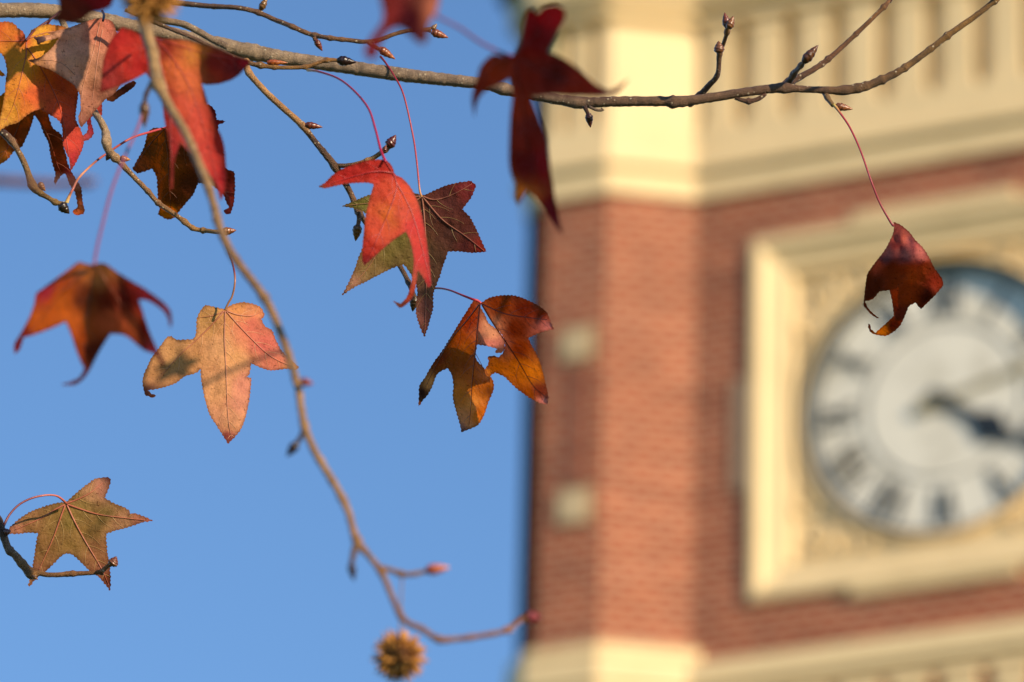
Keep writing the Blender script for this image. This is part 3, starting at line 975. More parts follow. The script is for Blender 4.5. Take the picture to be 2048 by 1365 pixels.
# ------------------------------------------------------------------ leaves
def in_poly(x, y, poly):
    c = False
    j = len(poly) - 1
    for i in range(len(poly)):
        xi, yi = poly[i]
        xj, yj = poly[j]
        if (yi > y) != (yj > y) and x < (xj - xi) * (y - yi) / (yj - yi) + xi:
            c = not c
        j = i
    return c


def outline_points(poly, step, serr, rnd):
    """Traced outline -> dense, gently rounded between corners, with fine teeth."""
    n = len(poly)
    corner = []
    for i in range(n):
        a = Vector(poly[i]) - Vector(poly[i - 1])
        b = Vector(poly[(i + 1) % n]) - Vector(poly[i])
        ang = abs(a.angle(b)) if a.length > 0 and b.length > 0 else 0
        corner.append(ang > 0.75)
    out = []
    area = sum(poly[i][0] * poly[(i + 1) % n][1] - poly[(i + 1) % n][0] * poly[i][1] for i in range(n))
    sg = 1 if area > 0 else -1
    k_ = 0
    for i in range(n):
        p1, p2 = poly[i], poly[(i + 1) % n]
        p0 = p1 if corner[i] else poly[i - 1]
        p3 = p2 if corner[(i + 1) % n] else poly[(i + 2) % n]
        l = math.hypot(p2[0] - p1[0], p2[1] - p1[1])
        m = max(1, int(l / step))
        for j in range(m):
            t = j / m
            q = [0.5 * ((2 * b) + (c - a) * t + (2 * a - 5 * b + 4 * c - d) * t * t + (3 * b - a - 3 * c + d) * t ** 3) for a, b, c, d in zip(p0, p1, p2, p3)]
            if serr and not (j == 0 and corner[i]):
                dx, dy = (p2[0] - p1[0]) / l, (p2[1] - p1[1]) / l
                o = serr * (0.9 if k_ % 2 else -0.35) * rnd.uniform(0.4, 1.3)
                q = [q[0] + sg * dy * o, q[1] - sg * dx * o]
            k_ += 1
            out.append(tuple(q))
    return out


def soft(x, w=5.0):
    return 0.5 * (x + math.sqrt(x * x + w * w)) - 0.5 * w


def leaf(label, d0, panels, pig, veins=(), stalk=None, stalk_cols=None, vein_col=None, base=None, mat=None, grid=6.0, serr=1.3, wrinkle=1.0, k=0.7, sub=True, vr=1.5, sub_col=None, tint=(1, 1, 1), seed=1):
    rnd = random.Random(seed)
    d0 = nr(d0)
    if base is None:
        base = panels[0]['o'][0]
    root = thing('leaf', label, 'leaf', P(base[0], base[1], d0), 'autumn leaves on the branches')
    pl = [(x, y, [a * b_ for a, b_ in zip(lin(c, k), tint)]) for x, y, c in pig]  # some dark points hold a lobe's shade as well as its pigment
    mpx = d0 / FPX
    off = rnd.uniform(0, 50)

    def colour(x, y):
        jx = x + 9 * noise.noise(Vector((x / 22, y / 22, off)))
        jy = y + 9 * noise.noise(Vector((x / 22, y / 22, off + 9)))
        sw, c = 0.0, [0, 0, 0]
        for (a, b, q) in pl:
            w = 1.0 / ((jx - a) ** 2 + (jy - b) ** 2 + 20) ** 1.6
            sw += w
            for i in range(3): c[i] += w * q[i]
        return [v / sw for v in c]

    def depth_fn(pn):
        gx, gy = pn.get('g', (0, 0))
        cx, cy = pn.get('c', base)

        def f(x, y):
            d = pn.get('z', 0.0) + gx * (x - cx) + gy * (y - cy)
            for fo in pn.get('f', ()):
                (x0, y0, x1, y1, kp, km) = fo[:6]
                w_ = fo[6] if len(fo) > 6 else 6.0
                ll = math.hypot(x1 - x0, y1 - y0)
                s = ((x - x0) * (y1 - y0) - (y - y0) * (x1 - x0)) / ll
                d += kp * soft(s, w_) + km * soft(-s, w_)
            for (x0, y0, r, am) in pn.get('b', ()):
                d += am * math.exp(-((x - x0) ** 2 + (y - y0) ** 2) / (r * r))
            d += wrinkle * (3.4 * noise.noise(Vector((x / 42, y / 42, off))) + 1.5 * noise.noise(Vector((x / 15, y / 15, off + 3))))
            return d0 + d * mpx
        return f

    V, F, C = [], [], []
    DRY = lin((92, 48, 30), k)
    fns = []
    for pn in panels:
        poly = outline_points(pn['o'], 3.6, pn.get('s', serr), rnd)
        fn = depth_fn(pn)
        fns.append((poly, fn))
        xs, ys = [p[0] for p in poly], [p[1] for p in poly]
        pts = [Vector(p) for p in poly]
        ne = len(pts)
        edges = [(i, (i + 1) % ne) for i in range(ne)]
        yy = min(ys)
        row = 0
        while yy < max(ys):
            xx = min(xs) + (grid / 2 if row % 2 else 0)
            while xx < max(xs):
                qx, qy = xx + rnd.uniform(-1, 1), yy + rnd.uniform(-1, 1)
                if in_poly(qx, qy, poly) and min((qx - a) ** 2 + (qy - b) ** 2 for a, b in poly) > 9:
                    pts.append(Vector((qx, qy)))
                xx += grid
            yy += grid * 0.87
            row += 1
        vo, _, fo, *_ = delaunay_2d_cdt(pts, edges, [list(range(ne))], 1, 1e-4)
        i0 = len(V)
        for v in vo:
            V.append(P(v.x, v.y, fn(v.x, v.y)))
            c = colour(v.x, v.y)
            e = min((v.x - a) ** 2 + (v.y - b) ** 2 for a, b in poly) ** 0.5
            if pn.get('rim', True):
                dry = 2.2 + 5.5 * max(0.0, noise.noise(Vector((v.x / 18, v.y / 18, off + 20))))
                if e < dry:
                    w = 0.6 * (1 - e / dry)
                    c = [q + (z_ - q) * w for q, z_ in zip(c, DRY)]
            C.append(c)
        F += [tuple(i0 + i for i in f) for f in fo]
    blade = mesh_obj('leaf_blade', V, F, mat or M_LEAF, root, cols=C, world=True)
    # raised veins, main ones with branching side veins
    if veins:
        VV, VF, VC = [], [], []

        def vein(path, r0, r1, poly, fn, vc):
            path = [p for p in path if in_poly(p[0], p[1], poly)]
            if len(path) < 4: return
            n = len(path)
            wp = [P(x, y, fn(x, y) - 0.35 * r0 * mpx) for x, y in path]
            rr = [(r0 + (r1 - r0) * i / (n - 1)) * mpx for i in range(n)]
            v, f, ring = tube(wp, rr, 6)
            i0 = len(VV)
            VV.extend(v)
            VF.extend([tuple(i0 + i for i in q) for q in f])
            for rg in ring:
                x, y = path[rg]
                cc = colour(x, y)
                m = 1 - 0.5 * rg / n
                VC.append([a + (b - a) * m * 0.9 for a, b in zip(cc, vc)])

        vc = lin(vein_col or (150, 60, 50), k)
        vcs = lin(sub_col or tuple(min(255, q + 28) for q in (vein_col or (150, 60, 50))), k)
        for vn in veins:
            vi = 0
            pts = vn
            if isinstance(vn, dict):
                vi, pts = vn['p'], vn['v']
            poly, fn = fns[vi]
            path = catmull(pts, 3.0)
            vein(path, vr, vr * 0.4, poly, fn, vc)
            if sub:
                n = len(path)
                st = int(rnd.uniform(8, 11))
                sd = 1
                for i in range(st, n - 3, st):
                    (xa, ya), (xb, yb) = path[i - 1], path[min(i + 1, n - 1)]
                    a0 = math.atan2(yb - ya, xb - xa)
                    ln = min(48, (n - i) * 3.0 * 0.75 + 10) * rnd.uniform(0.7, 1.1)
                    for s_ in (sd,) if rnd.random() < 0.5 else (sd, -sd):
                        q, a = [path[i]], a0 + s_ * rnd.uniform(0.75, 1.0)
                        while len(q) * 3 < ln:
                            q.append((q[-1][0] + 3 * math.cos(a), q[-1][1] + 3 * math.sin(a)))
                            a -= s_ * 0.045
                        vein(q, vr * 0.36, vr * 0.16, poly, fn, vcs)
                    sd = -sd
        if VV:
            mesh_obj('veins', VV, VF, M_STALK, root, cols=VC, world=True)
    if stalk:
        twig('leaf_stalk', root, stalk, stalk_cols or [(0, (150, 40, 52)), (1, (150, 44, 48))], M_STALK, nseg=8, rough=0.04, knobs=0.0)
    return root


# orange leaf at the left edge, with a yellow lobe behind the pink leaf
leaf('large yellow and orange leaf with a red lower tip, at the upper left edge', 4.80,
     [dict(o=[(52, 80), (58, 70), (63, 61), (73, 56), (88, 50), (105, 50), (132, 56), (150, 80), (153, 110), (156, 150), (156, 190), (151, 232), (153, 244), (162, 262), (168, 284), (160, 309), (149, 330), (141, 343), (139, 320), (132, 305), (126, 288), (125, 276), (124, 253), (116, 240), (98, 229), (81, 219), (69, 222), (51, 233), (35, 246), (19, 250), (7, 256), (-4, 266), (-2, 245), (4, 219), (9, 191), (12, 162), (14, 141), (9, 118), (0, 106), (-25, 100), (-60, 80), (-40, 52), (0, 45), (16, 44), (28, 48), (35, 56), (45, 63), (51, 74)],
           g=(0.25, -0.25), c=(50, 150), f=[(52, 80, 40, 165, 0.25, 0.10, 10)], b=[(100, 215, 40, -8), (15, 235, 30, 10)])],
     [(20, 60, (236, 140, 45)), (-10, 55, (228, 110, 45)), (45, 75, (225, 95, 45)), (30, 95, (225, 150, 45)), (45, 130, (232, 165, 50)), (15, 125, (228, 150, 45)), (70, 65, (245, 190, 50)), (95, 75, (240, 180, 45)), (120, 60, (205, 130, 40)), (90, 95, (235, 175, 45)), (60, 190, (232, 110, 42)), (30, 170, (240, 160, 50)), (25, 215, (246, 180, 62)), (45, 215, (240, 140, 50)), (85, 190, (222, 95, 45)), (110, 215, (225, 90, 48)), (10, 250, (225, 170, 60)), (120, 160, (200, 90, 40)), (130, 240, (225, 95, 65)), (145, 290, (222, 72, 52)), (150, 310, (205, 45, 50)), (141, 335, (190, 30, 48))],
     veins=[[(53, 84), (52, 112), (48, 130), (40, 165), (25, 215), (8, 246)], [(53, 95), (75, 125), (110, 190), (128, 250), (141, 335)], [(50, 81), (30, 83), (0, 82), (-30, 80)], [(56, 78), (90, 66), (130, 62)]],
     stalk=D([(52, 82, 2.6), (66, 64, 2.4), (80, 53, 2.4), (104, 37, 2.4), (120, 24, 2.8)], 4.80, 4.84), stalk_cols=[(0, (120, 60, 50)), (1, (60, 30, 28))], vein_col=(165, 70, 50), tint=(1.06, 0.86, 0.9), k=0.8, seed=2)

# pink-brown crumpled leaf
leaf('dry pinkish brown crumpled leaf with a rolled corner, overlapping the orange leaf', 4.794,
     [dict(o=[(57, 121), (66, 119), (82, 114), (101, 99), (111, 87), (117, 76), (105, 79), (90, 83), (76, 89), (73, 82), (67, 75), (82, 73), (105, 69), (95, 67), (117, 61), (141, 55), (165, 46), (195, 37), (213, 39), (225, 45), (233, 66), (240, 100), (246, 140), (240, 170), (226, 190), (212, 198), (202, 209), (186, 226), (176, 240), (163, 255), (158, 247), (157, 233), (161, 222), (161, 206), (160, 191), (155, 181), (146, 169), (131, 159), (117, 150), (101, 140), (82, 133), (69, 128)],
           g=(0.22, -0.30), c=(90, 130), f=[(215, 40, 150, 250, -0.55, 0.0, 8), (195, 40, 185, 230, 0.35, 0.0, 10)], b=[(110, 120, 25, -10), (135, 90, 22, 6), (185, 190, 20, 8), (75, 80, 12, -14)], s=0.8),
      dict(o=[(213, 196), (226, 187), (240, 178), (254, 168), (268, 162), (273, 166), (268, 174), (255, 184), (238, 195), (226, 204), (214, 202)], g=(-0.5, 0.8), c=(230, 185), z=6, s=0.8)],
     [(75, 122, (200, 140, 92)), (110, 110, (212, 155, 120)), (130, 130, (208, 150, 112)), (90, 78, (205, 150, 118)), (70, 80, (110, 80, 75)), (140, 90, (205, 148, 120)), (140, 160, (214, 158, 128)), (200, 60, (190, 110, 85)), (220, 50, (192, 105, 85)), (180, 150, (185, 125, 92)), (200, 180, (160, 98, 72)), (180, 215, (182, 118, 90)), (165, 240, (160, 100, 80)), (215, 170, (172, 110, 85)), (250, 180, (84, 44, 38))],
     veins=[[(200, 45), (185, 110), (165, 180), (163, 245)], [(150, 150), (120, 125), (80, 120)], [(205, 60), (195, 120), (185, 200)]], vein_col=(168, 112, 84), sub=False,
     stalk=D([(206, 42, 2.5), (208, 30, 2.4), (204, 22, 2.6)], 4.78, 4.83), stalk_cols=[(0, (60, 34, 28)), (1, (50, 30, 26))], wrinkle=2.0, serr=0.8, vr=1.1, k=1.1, seed=3)

# blurred dark leaf at the very top left
leaf('blurred dark brown leaf over the thick branch at the top left edge', 3.7,
     [dict(o=[(160, -120), (118, -60), (112, -20), (118, 4), (117, 26), (104, 42), (122, 43), (141, 45), (163, 40), (182, 27), (203, 22), (221, 13), (228, -8), (222, -60)], g=(-0.75, 0.5), c=(160, 0))],
     [(130, 20, (118, 52, 40)), (170, 20, (110, 44, 36)), (210, 5, (165, 40, 48)), (190, -5, (150, 38, 45))],
     stalk=D([(160, -120, 3), (190, -200, 3), (240, -260, 3)], 3.7), grid=8, seed=4)

# big red blurred leaf behind the near twig
leaf('large bright red leaf directly behind the long hanging twig at the upper left', 4.02,
     [dict(o=[(244, 55), (262, 60), (279, 68), (290, 66), (313, 77), (362, 80), (393, 86), (436, 98), (467, 111), (498, 120), (498, 129), (473, 154), (445, 166), (418, 170), (404, 168), (409, 185), (427, 240), (445, 280), (451, 317), (452, 372), (441, 402), (430, 366), (405, 335), (382, 310), (362, 286), (350, 320), (346, 378), (340, 380), (342, 317), (338, 286), (329, 240), (322, 194), (305, 165), (292, 146), (267, 160), (230, 176), (199, 186), (202, 169), (207, 120), (224, 77), (241, 58)],
           g=(0.15, -0.25), c=(330, 150), f=[(393, 80, 452, 390, -1.16, 0.0, 10), (300, 60, 290, 160, 0.0, -0.2, 8), (352, 200, 362, 300, 0.0, 0.5, 6)], b=[(430, 300, 40, 12), (240, 130, 40, -8)])],
     [(240, 75, (205, 50, 48)), (250, 110, (212, 60, 50)), (215, 160, (190, 70, 70)), (280, 130, (200, 45, 45)), (330, 100, (165, 60, 42)), (360, 100, (195, 100, 55)), (385, 110, (222, 145, 70)), (340, 130, (228, 120, 70)), (380, 160, (225, 120, 75)), (360, 220, (225, 100, 75)), (400, 240, (215, 85, 70)), (430, 300, (210, 72, 66)), (445, 370, (195, 52, 58)), (410, 320, (205, 70, 62)), (345, 300, (190, 60, 62)), (335, 230, (185, 52, 60)), (430, 130, (150, 45, 38)), (470, 130, (140, 35, 35)), (496, 122, (180, 30, 50))],
     veins=[[(300, 72), (340, 110), (390, 200), (440, 380)], [(300, 72), (400, 105), (490, 122)], [(298, 80), (250, 120), (205, 180)], [(310, 90), (338, 200), (343, 340)]], vein_col=(178, 60, 50),
     stalk=D([(300, 74, 3), (292, 40, 3), (284, 0, 3)], 4.02, 3.86), grid=7, tint=(1.1, 0.9, 0.8), k=0.85, seed=5)

# dark orange leaf behind the yellow one
leaf('dark brown orange leaf behind the yellow leaf, with a long curled strip hanging down', 4.90,
     [dict(o=[(40, 200), (100, 200), (104, 225), (97, 230), (100, 242), (107, 258), (123, 270), (126, 285), (128, 298), (133, 313), (134, 324), (141, 340), (151, 358), (162, 376), (165, 402), (169, 420), (167, 429), (153, 431), (145, 424), (155, 414), (153, 397), (148, 381), (139, 369), (134, 355), (130, 348), (123, 351), (114, 363), (111, 371), (108, 363), (111, 348), (105, 328), (100, 305), (97, 286), (88, 269), (81, 249), (73, 232), (68, 232), (62, 253), (51, 279), (43, 295), (37, 298), (26, 305), (16, 318), (4, 327), (-12, 330), (-30, 300), (-30, 200), (-10, 195), (2, 191), (11, 183), (12, 152), (0, 152), (-12, 146), (-30, 140), (-30, 120), (10, 150)],
           g=(-0.5, 0.45), c=(60, 230), b=[(165, 420, 20, -18), (10, 320, 22, -14)])],
     [(30, 270, (120, 55, 25)), (10, 315, (225, 140, 65)), (60, 235, (140, 75, 35)), (0, 170, (215, 140, 45)), (90, 250, (130, 62, 28)), (110, 280, (100, 48, 24)), (115, 320, (165, 70, 34)), (115, 345, (120, 50, 28)), (140, 350, (180, 70, 60)), (160, 385, (120, 66, 34)), (160, 415, (225, 130, 75)), (20, 290, (140, 72, 30))],
     veins=[[(60, 215), (95, 270), (115, 330), (125, 350)], [(50, 215), (30, 270), (0, 320)]], vein_col=(110, 55, 28), mat=M_GLOW, k=1.2, tint=(1.08, 0.76, 0.9), seed=6,
     stalk=D([(60, 205, 2.4), (70, 140, 2.4), (90, 60, 2.4), (110, 28, 2.4)], 4.90, 4.88))

# little red curl
leaf('small curled crimson leaf showing behind the tip of the crumpled pinkish leaf', 4.88,
     [dict(o=[(178, 205), (204, 206), (204, 228), (201, 237), (196, 224), (182, 236), (183, 248), (187, 262), (185, 272), (177, 280), (168, 283), (164, 273), (173, 266), (176, 255), (172, 235)], g=(0.2, -0.2), c=(185, 240), b=[(176, 250, 10, 8)])],
     [(203, 220, (205, 60, 48)), (183, 260, (190, 48, 70)), (172, 278, (205, 70, 80)), (180, 225, (160, 45, 45))], seed=7, grid=5,
     stalk=D([(182, 207, 2), (176, 150, 2), (165, 60, 2)], 4.88, 4.88))

# brown leaf behind the big red one
leaf('mottled dark brown leaf behind the big red leaf, one tip curled into a hook', 4.90,
     [dict(o=[(330, 255), (350, 240), (375, 222), (395, 215), (418, 209), (430, 222), (433, 240), (452, 243), (437, 250), (435, 270), (440, 318), (453, 338), (468, 343), (470, 363), (468, 403), (461, 428), (452, 429), (447, 422), (458, 415), (452, 403), (445, 388), (424, 372), (396, 366), (387, 388), (375, 403), (359, 422), (350, 435), (335, 440), (315, 429), (319, 418), (316, 397), (315, 378), (313, 354), (304, 338), (275, 348), (265, 338), (273, 323), (288, 295), (295, 268), (307, 257)],
           g=(-0.5, 0.45), c=(340, 320), f=[(330, 255, 345, 440, 0.1, 0.15, 12)], b=[(465, 390, 16, -14), (335, 435, 20, 16)])],
     [(300, 290, (125, 75, 35)), (280, 330, (110, 68, 35)), (330, 330, (150, 85, 35)), (320, 380, (140, 75, 30)), (350, 400, (105, 55, 26)), (340, 430, (225, 130, 40)), (380, 370, (90, 48, 24)), (420, 250, (150, 50, 50)), (430, 350, (130, 60, 32)), (462, 370, (150, 58, 44)), (460, 420, (170, 80, 66)), (300, 260, (190, 110, 40)), (360, 300, (110, 62, 30))],
     veins=[[(330, 257), (336, 320), (342, 430)], [(330, 257), (300, 290), (270, 336)], [(332, 257), (385, 310), (462, 400)]], vein_col=(96, 50, 30), mat=M_GLOW, k=1.0, tint=(1.08, 0.76, 0.9), seed=8,
     stalk=[(331, 256, 2.3, 4.90), (302, 264, 2.3, 4.88), (260, 278, 2.3, 4.86), (207, 312, 2.3, 4.85), (183, 331, 2.3, 4.82), (158, 356, 2.3, 4.80), (146, 378, 2.5, 4.79), (139, 392, 3, 4.79), (133, 406, 4.2, 4.79)], stalk_cols=[(0, (185, 70, 80)), (0.5, (170, 80, 70)), (0.62, (150, 90, 70)), (0.75, (220, 150, 110)), (0.9, (205, 110, 100)), (1, (215, 190, 110))])

# blurred rust leaf lower left
leaf('blurred rust brown leaf with drooping lobes like an umbrella, left of the peach leaf', 3.62,
     [dict(o=[(185, 530), (157, 524), (120, 552), (72, 587), (68, 610), (60, 632), (42, 666), (28, 691), (30, 708), (40, 698), (47, 676), (85, 664), (132, 644), (144, 674), (155, 708), (168, 736), (161, 753), (144, 763), (121, 770), (149, 770), (168, 757), (181, 738), (198, 704), (221, 668), (251, 672), (287, 700), (308, 708), (321, 725), (325, 737), (329, 723), (314, 698), (297, 659), (278, 600), (297, 602), (325, 621), (336, 638), (340, 657), (344, 644), (336, 615), (297, 583), (244, 551), (208, 527)],
           g=(0.0, 0.5), c=(185, 530), f=[(176, 530, 166, 740, -0.62, 1.7, 10), (205, 530, 250, 690, 0.75, 0.0, 8), (242, 560, 290, 700, -0.9, 0.0, 6), (157, 524, 72, 590, 0.0, -1.2, 8)], b=[(35, 695, 18, -12)])],
     [(120, 600, (205, 115, 45)), (80, 640, (212, 120, 55)), (140, 640, (222, 130, 65)), (90, 580, (180, 70, 70)), (35, 690, (150, 46, 36)), (170, 600, (110, 60, 30)), (160, 690, (190, 100, 50)), (185, 700, (100, 42, 28)), (195, 545, (205, 140, 75)), (215, 600, (120, 50, 32)), (225, 640, (200, 105, 65)), (265, 660, (205, 110, 65)), (290, 660, (120, 40, 32)), (250, 600, (110, 40, 30)), (300, 590, (180, 70, 70)), (340, 640, (180, 90, 95)), (320, 720, (170, 65, 75)), (150, 765, (110, 60, 80))],
     veins=[[(188, 532), (180, 600), (172, 680), (168, 745)], [(188, 532), (120, 590), (45, 690)], [(192, 532), (250, 620), (318, 715)]], vein_col=(130, 60, 36), mat=M_GLOW, grid=7, tint=(1.08, 0.76, 0.9), k=1.15, seed=9,
     stalk=[(188, 534, 3.2, 3.62), (193, 500, 3, 3.63), (205, 449, 3, 3.66), (224, 378, 3, 3.70), (252, 308, 3, 3.75), (276, 255, 3, 3.79), (288, 215, 3, 3.80)], stalk_cols=[(0, (130, 70, 100)), (1, (140, 80, 100))])

# peach leaf
leaf('flat pale peach and pink leaf beside the long hanging twig', 4.80,
     [dict(o=[(450, 619), (456, 614), (470, 608), (488, 605), (508, 609), (522, 616), (529, 631), (522, 639), (531, 654), (543, 660), (552, 681), (565, 704), (586, 724), (598, 735), (592, 740), (572, 738), (549, 741), (531, 739), (502, 727), (499, 749), (491, 755), (503, 756), (501, 778), (498, 803), (490, 838), (479, 863), (456, 888), (449, 876), (434, 853), (418, 826), (409, 794), (403, 763), (401, 739), (390, 747), (370, 753), (352, 766), (334, 773), (315, 778), (295, 781), (303, 788), (312, 792), (304, 796), (290, 790), (286, 772), (286, 756), (295, 733), (304, 715), (320, 694), (332, 677), (343, 672), (354, 680), (386, 679), (392, 668), (394, 638), (401, 622), (411, 610), (427, 614), (443, 618)],
           g=(0.30, -0.30), c=(445, 720), f=[(450, 620, 460, 880, 0.12, 0.22, 10)], b=[(475, 840, 22, -7), (296, 785, 14, -10), (540, 700, 40, -6)])],
     [(420, 640, (205, 155, 95)), (440, 700, (230, 172, 120)), (340, 710, (208, 155, 100)), (310, 750, (204, 148, 98)), (380, 720, (204, 148, 95)), (440, 780, (232, 172, 118)), (460, 840, (228, 165, 122)), (470, 720, (228, 168, 112)), (500, 650, (222, 120, 98)), (530, 690, (218, 112, 98)), (550, 720, (222, 130, 105)), (500, 620, (226, 150, 105)), (480, 610, (220, 150, 90)), (490, 770, (228, 150, 122)), (458, 884, (140, 55, 55)), (300, 790, (70, 36, 30)), (595, 738, (190, 130, 80)), (475, 800, (222, 150, 120))],
     veins=[[(450, 623), (449, 680), (452, 740), (456, 830), (463, 878)], [(448, 623), (425, 632), (396, 636)], [(448, 623), (418, 656), (390, 683), (360, 710), (315, 760)], [(453, 622), (475, 630), (505, 632), (524, 622)], [(452, 623), (490, 665), (540, 712), (590, 736)]], vein_col=(165, 95, 70), sub_col=(222, 168, 118), k=0.86, tint=(1.06, 0.95, 0.92), seed=10, grid=5, vr=1.7,
     stalk=[(450, 621, 2.4, 4.80), (457, 606, 2.1, 4.80), (465, 591, 2, 4.80), (470, 561, 2, 4.80), (466, 531, 2, 4.81), (457, 504, 2.1, 4.82), (449, 480, 2.3, 4.82), (446, 466, 3, 4.82)], stalk_cols=[(0, (150, 105, 70)), (0.4, (165, 110, 85)), (0.5, (120, 50, 56)), (1, (110, 45, 50))])

# green star leaf
leaf('flat dull green and reddish brown star leaf at the lower left edge', 4.79,
     [dict(o=[(131, 1006), (149, 990), (168, 974), (189, 959), (202, 956), (215, 955), (222, 959), (219, 972), (214, 985), (209, 996), (227, 1007), (246, 1014), (259, 1022), (259, 1028), (256, 1032), (262, 1029), (267, 1027), (276, 1029), (291, 1035), (306, 1042), (290, 1044), (270, 1050), (250, 1057), (229, 1062), (212, 1068), (213, 1090), (215, 1108), (218, 1123), (220, 1142), (221, 1165), (220, 1182), (211, 1170), (198, 1155), (177, 1140), (162, 1125), (147, 1111), (133, 1107), (122, 1113), (105, 1130), (90, 1144), (72, 1157), (59, 1174), (56, 1171), (61, 1157), (66, 1130), (70, 1104), (74, 1077), (76, 1067), (57, 1066), (34, 1068), (17, 1068), (17, 1062), (21, 1054), (38, 1039), (61, 1024), (82, 1016), (107, 1008), (126, 1005)],
           g=(0.05, -0.10), c=(140, 1050), f=[(131, 1006, 30, 1060, 0, 0.3, 6)], b=[(205, 965, 18, 5), (290, 1040, 25, -6), (218, 1170, 14, 10)])],
     [(140, 1040, (150, 120, 62)), (110, 1050, (150, 112, 62)), (170, 1060, (152, 112, 62)), (180, 985, (195, 140, 98)), (205, 970, (190, 125, 98)), (218, 960, (140, 78, 72)), (165, 1010, (160, 125, 70)), (210, 1035, (150, 115, 62)), (245, 1045, (190, 135, 95)), (285, 1042, (190, 120, 92)), (302, 1042, (170, 80, 72)), (60, 1045, (165, 115, 72)), (25, 1062, (195, 125, 95)), (85, 1100, (150, 105, 60)), (70, 1140, (150, 95, 65)), (190, 1110, (160, 105, 68)), (210, 1150, (140, 78, 55)), (219, 1175, (110, 55, 45)), (150, 1085, (155, 115, 62)), (58, 1172, (205, 140, 95))],
     veins=[[(133, 1007), (158, 998), (182, 985), (205, 966)], [(134, 1009), (165, 1020), (200, 1030), (255, 1037), (290, 1041)], [(134, 1011), (150, 1045), (170, 1082), (203, 1138), (218, 1172)], [(130, 1012), (122, 1033), (105, 1080), (78, 1140)], [(129, 1010), (110, 1020), (80, 1038), (30, 1060)]], vein_col=(186, 98, 78), sub_col=(182, 148, 88), k=0.9, seed=11, grid=5, vr=1.9, serr=1.6,
     stalk=[(132, 1007, 2.6, 4.785), (124, 999, 2.3, 4.775), (112, 992, 2.1, 4.77), (91, 991, 2.1, 4.765), (63, 997, 2.1, 4.76), (38, 1010, 2.1, 4.755), (19, 1030, 2.2, 4.75), (7, 1053, 2.8, 4.745)], stalk_cols=[(0, (185, 100, 85)), (0.3, (180, 100, 90)), (0.5, (120, 48, 52)), (1, (110, 44, 50))])

# maroon and green leaf
leaf('half green, half maroon star leaf hanging behind the scarlet folded leaf', 4.83,
     [dict(o=[(842, 391), (850, 390), (870, 381), (893, 371), (916, 366), (943, 362), (952, 373), (941, 397), (924, 419), (939, 434), (953, 460), (963, 483), (973, 504), (944, 506), (916, 503), (896, 504), (887, 529), (879, 554), (870, 577), (866, 591), (866, 614), (859, 643), (849, 674), (839, 651), (832, 623), (835, 586), (830, 563), (816, 540), (807, 529), (784, 537), (756, 551), (733, 563), (710, 574), (684, 591), (696, 569), (710, 537), (724, 500), (750, 462), (745, 436), (730, 426), (716, 419), (684, 413), (713, 401), (741, 390), (790, 384), (830, 387)],
           g=(0.0, -0.10), c=(840, 480), f=[(842, 391, 852, 672, -0.25, 0.02, 6)], b=[(700, 575, 25, -6), (948, 365, 20, 6), (970, 500, 20, -8)])],
     [(780, 500, (150, 125, 62)), (740, 540, (168, 130, 78)), (700, 580, (205, 145, 112)), (715, 410, (142, 130, 62)), (800, 470, (145, 125, 60)), (820, 520, (140, 112, 58)), (850, 440, (118, 68, 52)), (880, 420, (120, 60, 50)), (930, 380, (140, 50, 48)), (948, 370, (170, 30, 40)), (900, 400, (118, 60, 52)), (900, 470, (112, 64, 50)), (940, 460, (120, 58, 48)), (965, 495, (190, 56, 40)), (930, 490, (110, 48, 42)), (870, 520, (110, 72, 52)), (855, 570, (120, 82, 62)), (848, 620, (160, 95, 80)), (849, 660, (190, 110, 92))],
     veins=[[(844, 394), (848, 430), (852, 500), (852, 600), (849, 668)], [(845, 394), (885, 440), (930, 472), (968, 502)], [(845, 393), (870, 400), (905, 390), (944, 368)], [(841, 395), (790, 440), (740, 530), (690, 585)], [(840, 393), (780, 402), (690, 412)]], vein_col=(172, 108, 84), sub_col=(178, 148, 92), seed=12, grid=5, vr=1.9, serr=1.6,
     stalk=[(843, 394, 2.8, 4.82), (839, 378, 2.1, 4.82), (833, 320, 1.9, 4.83), (825, 267, 1.9, 4.84), (807, 190, 1.9, 4.85), (787, 150, 1.9, 4.86), (771, 126, 2.1, 4.87), (761, 114, 2.6, 4.88)], stalk_cols=[(0, (200, 150, 100)), (0.12, (170, 70, 76)), (0.6, (160, 40, 56)), (1, (120, 36, 44))])

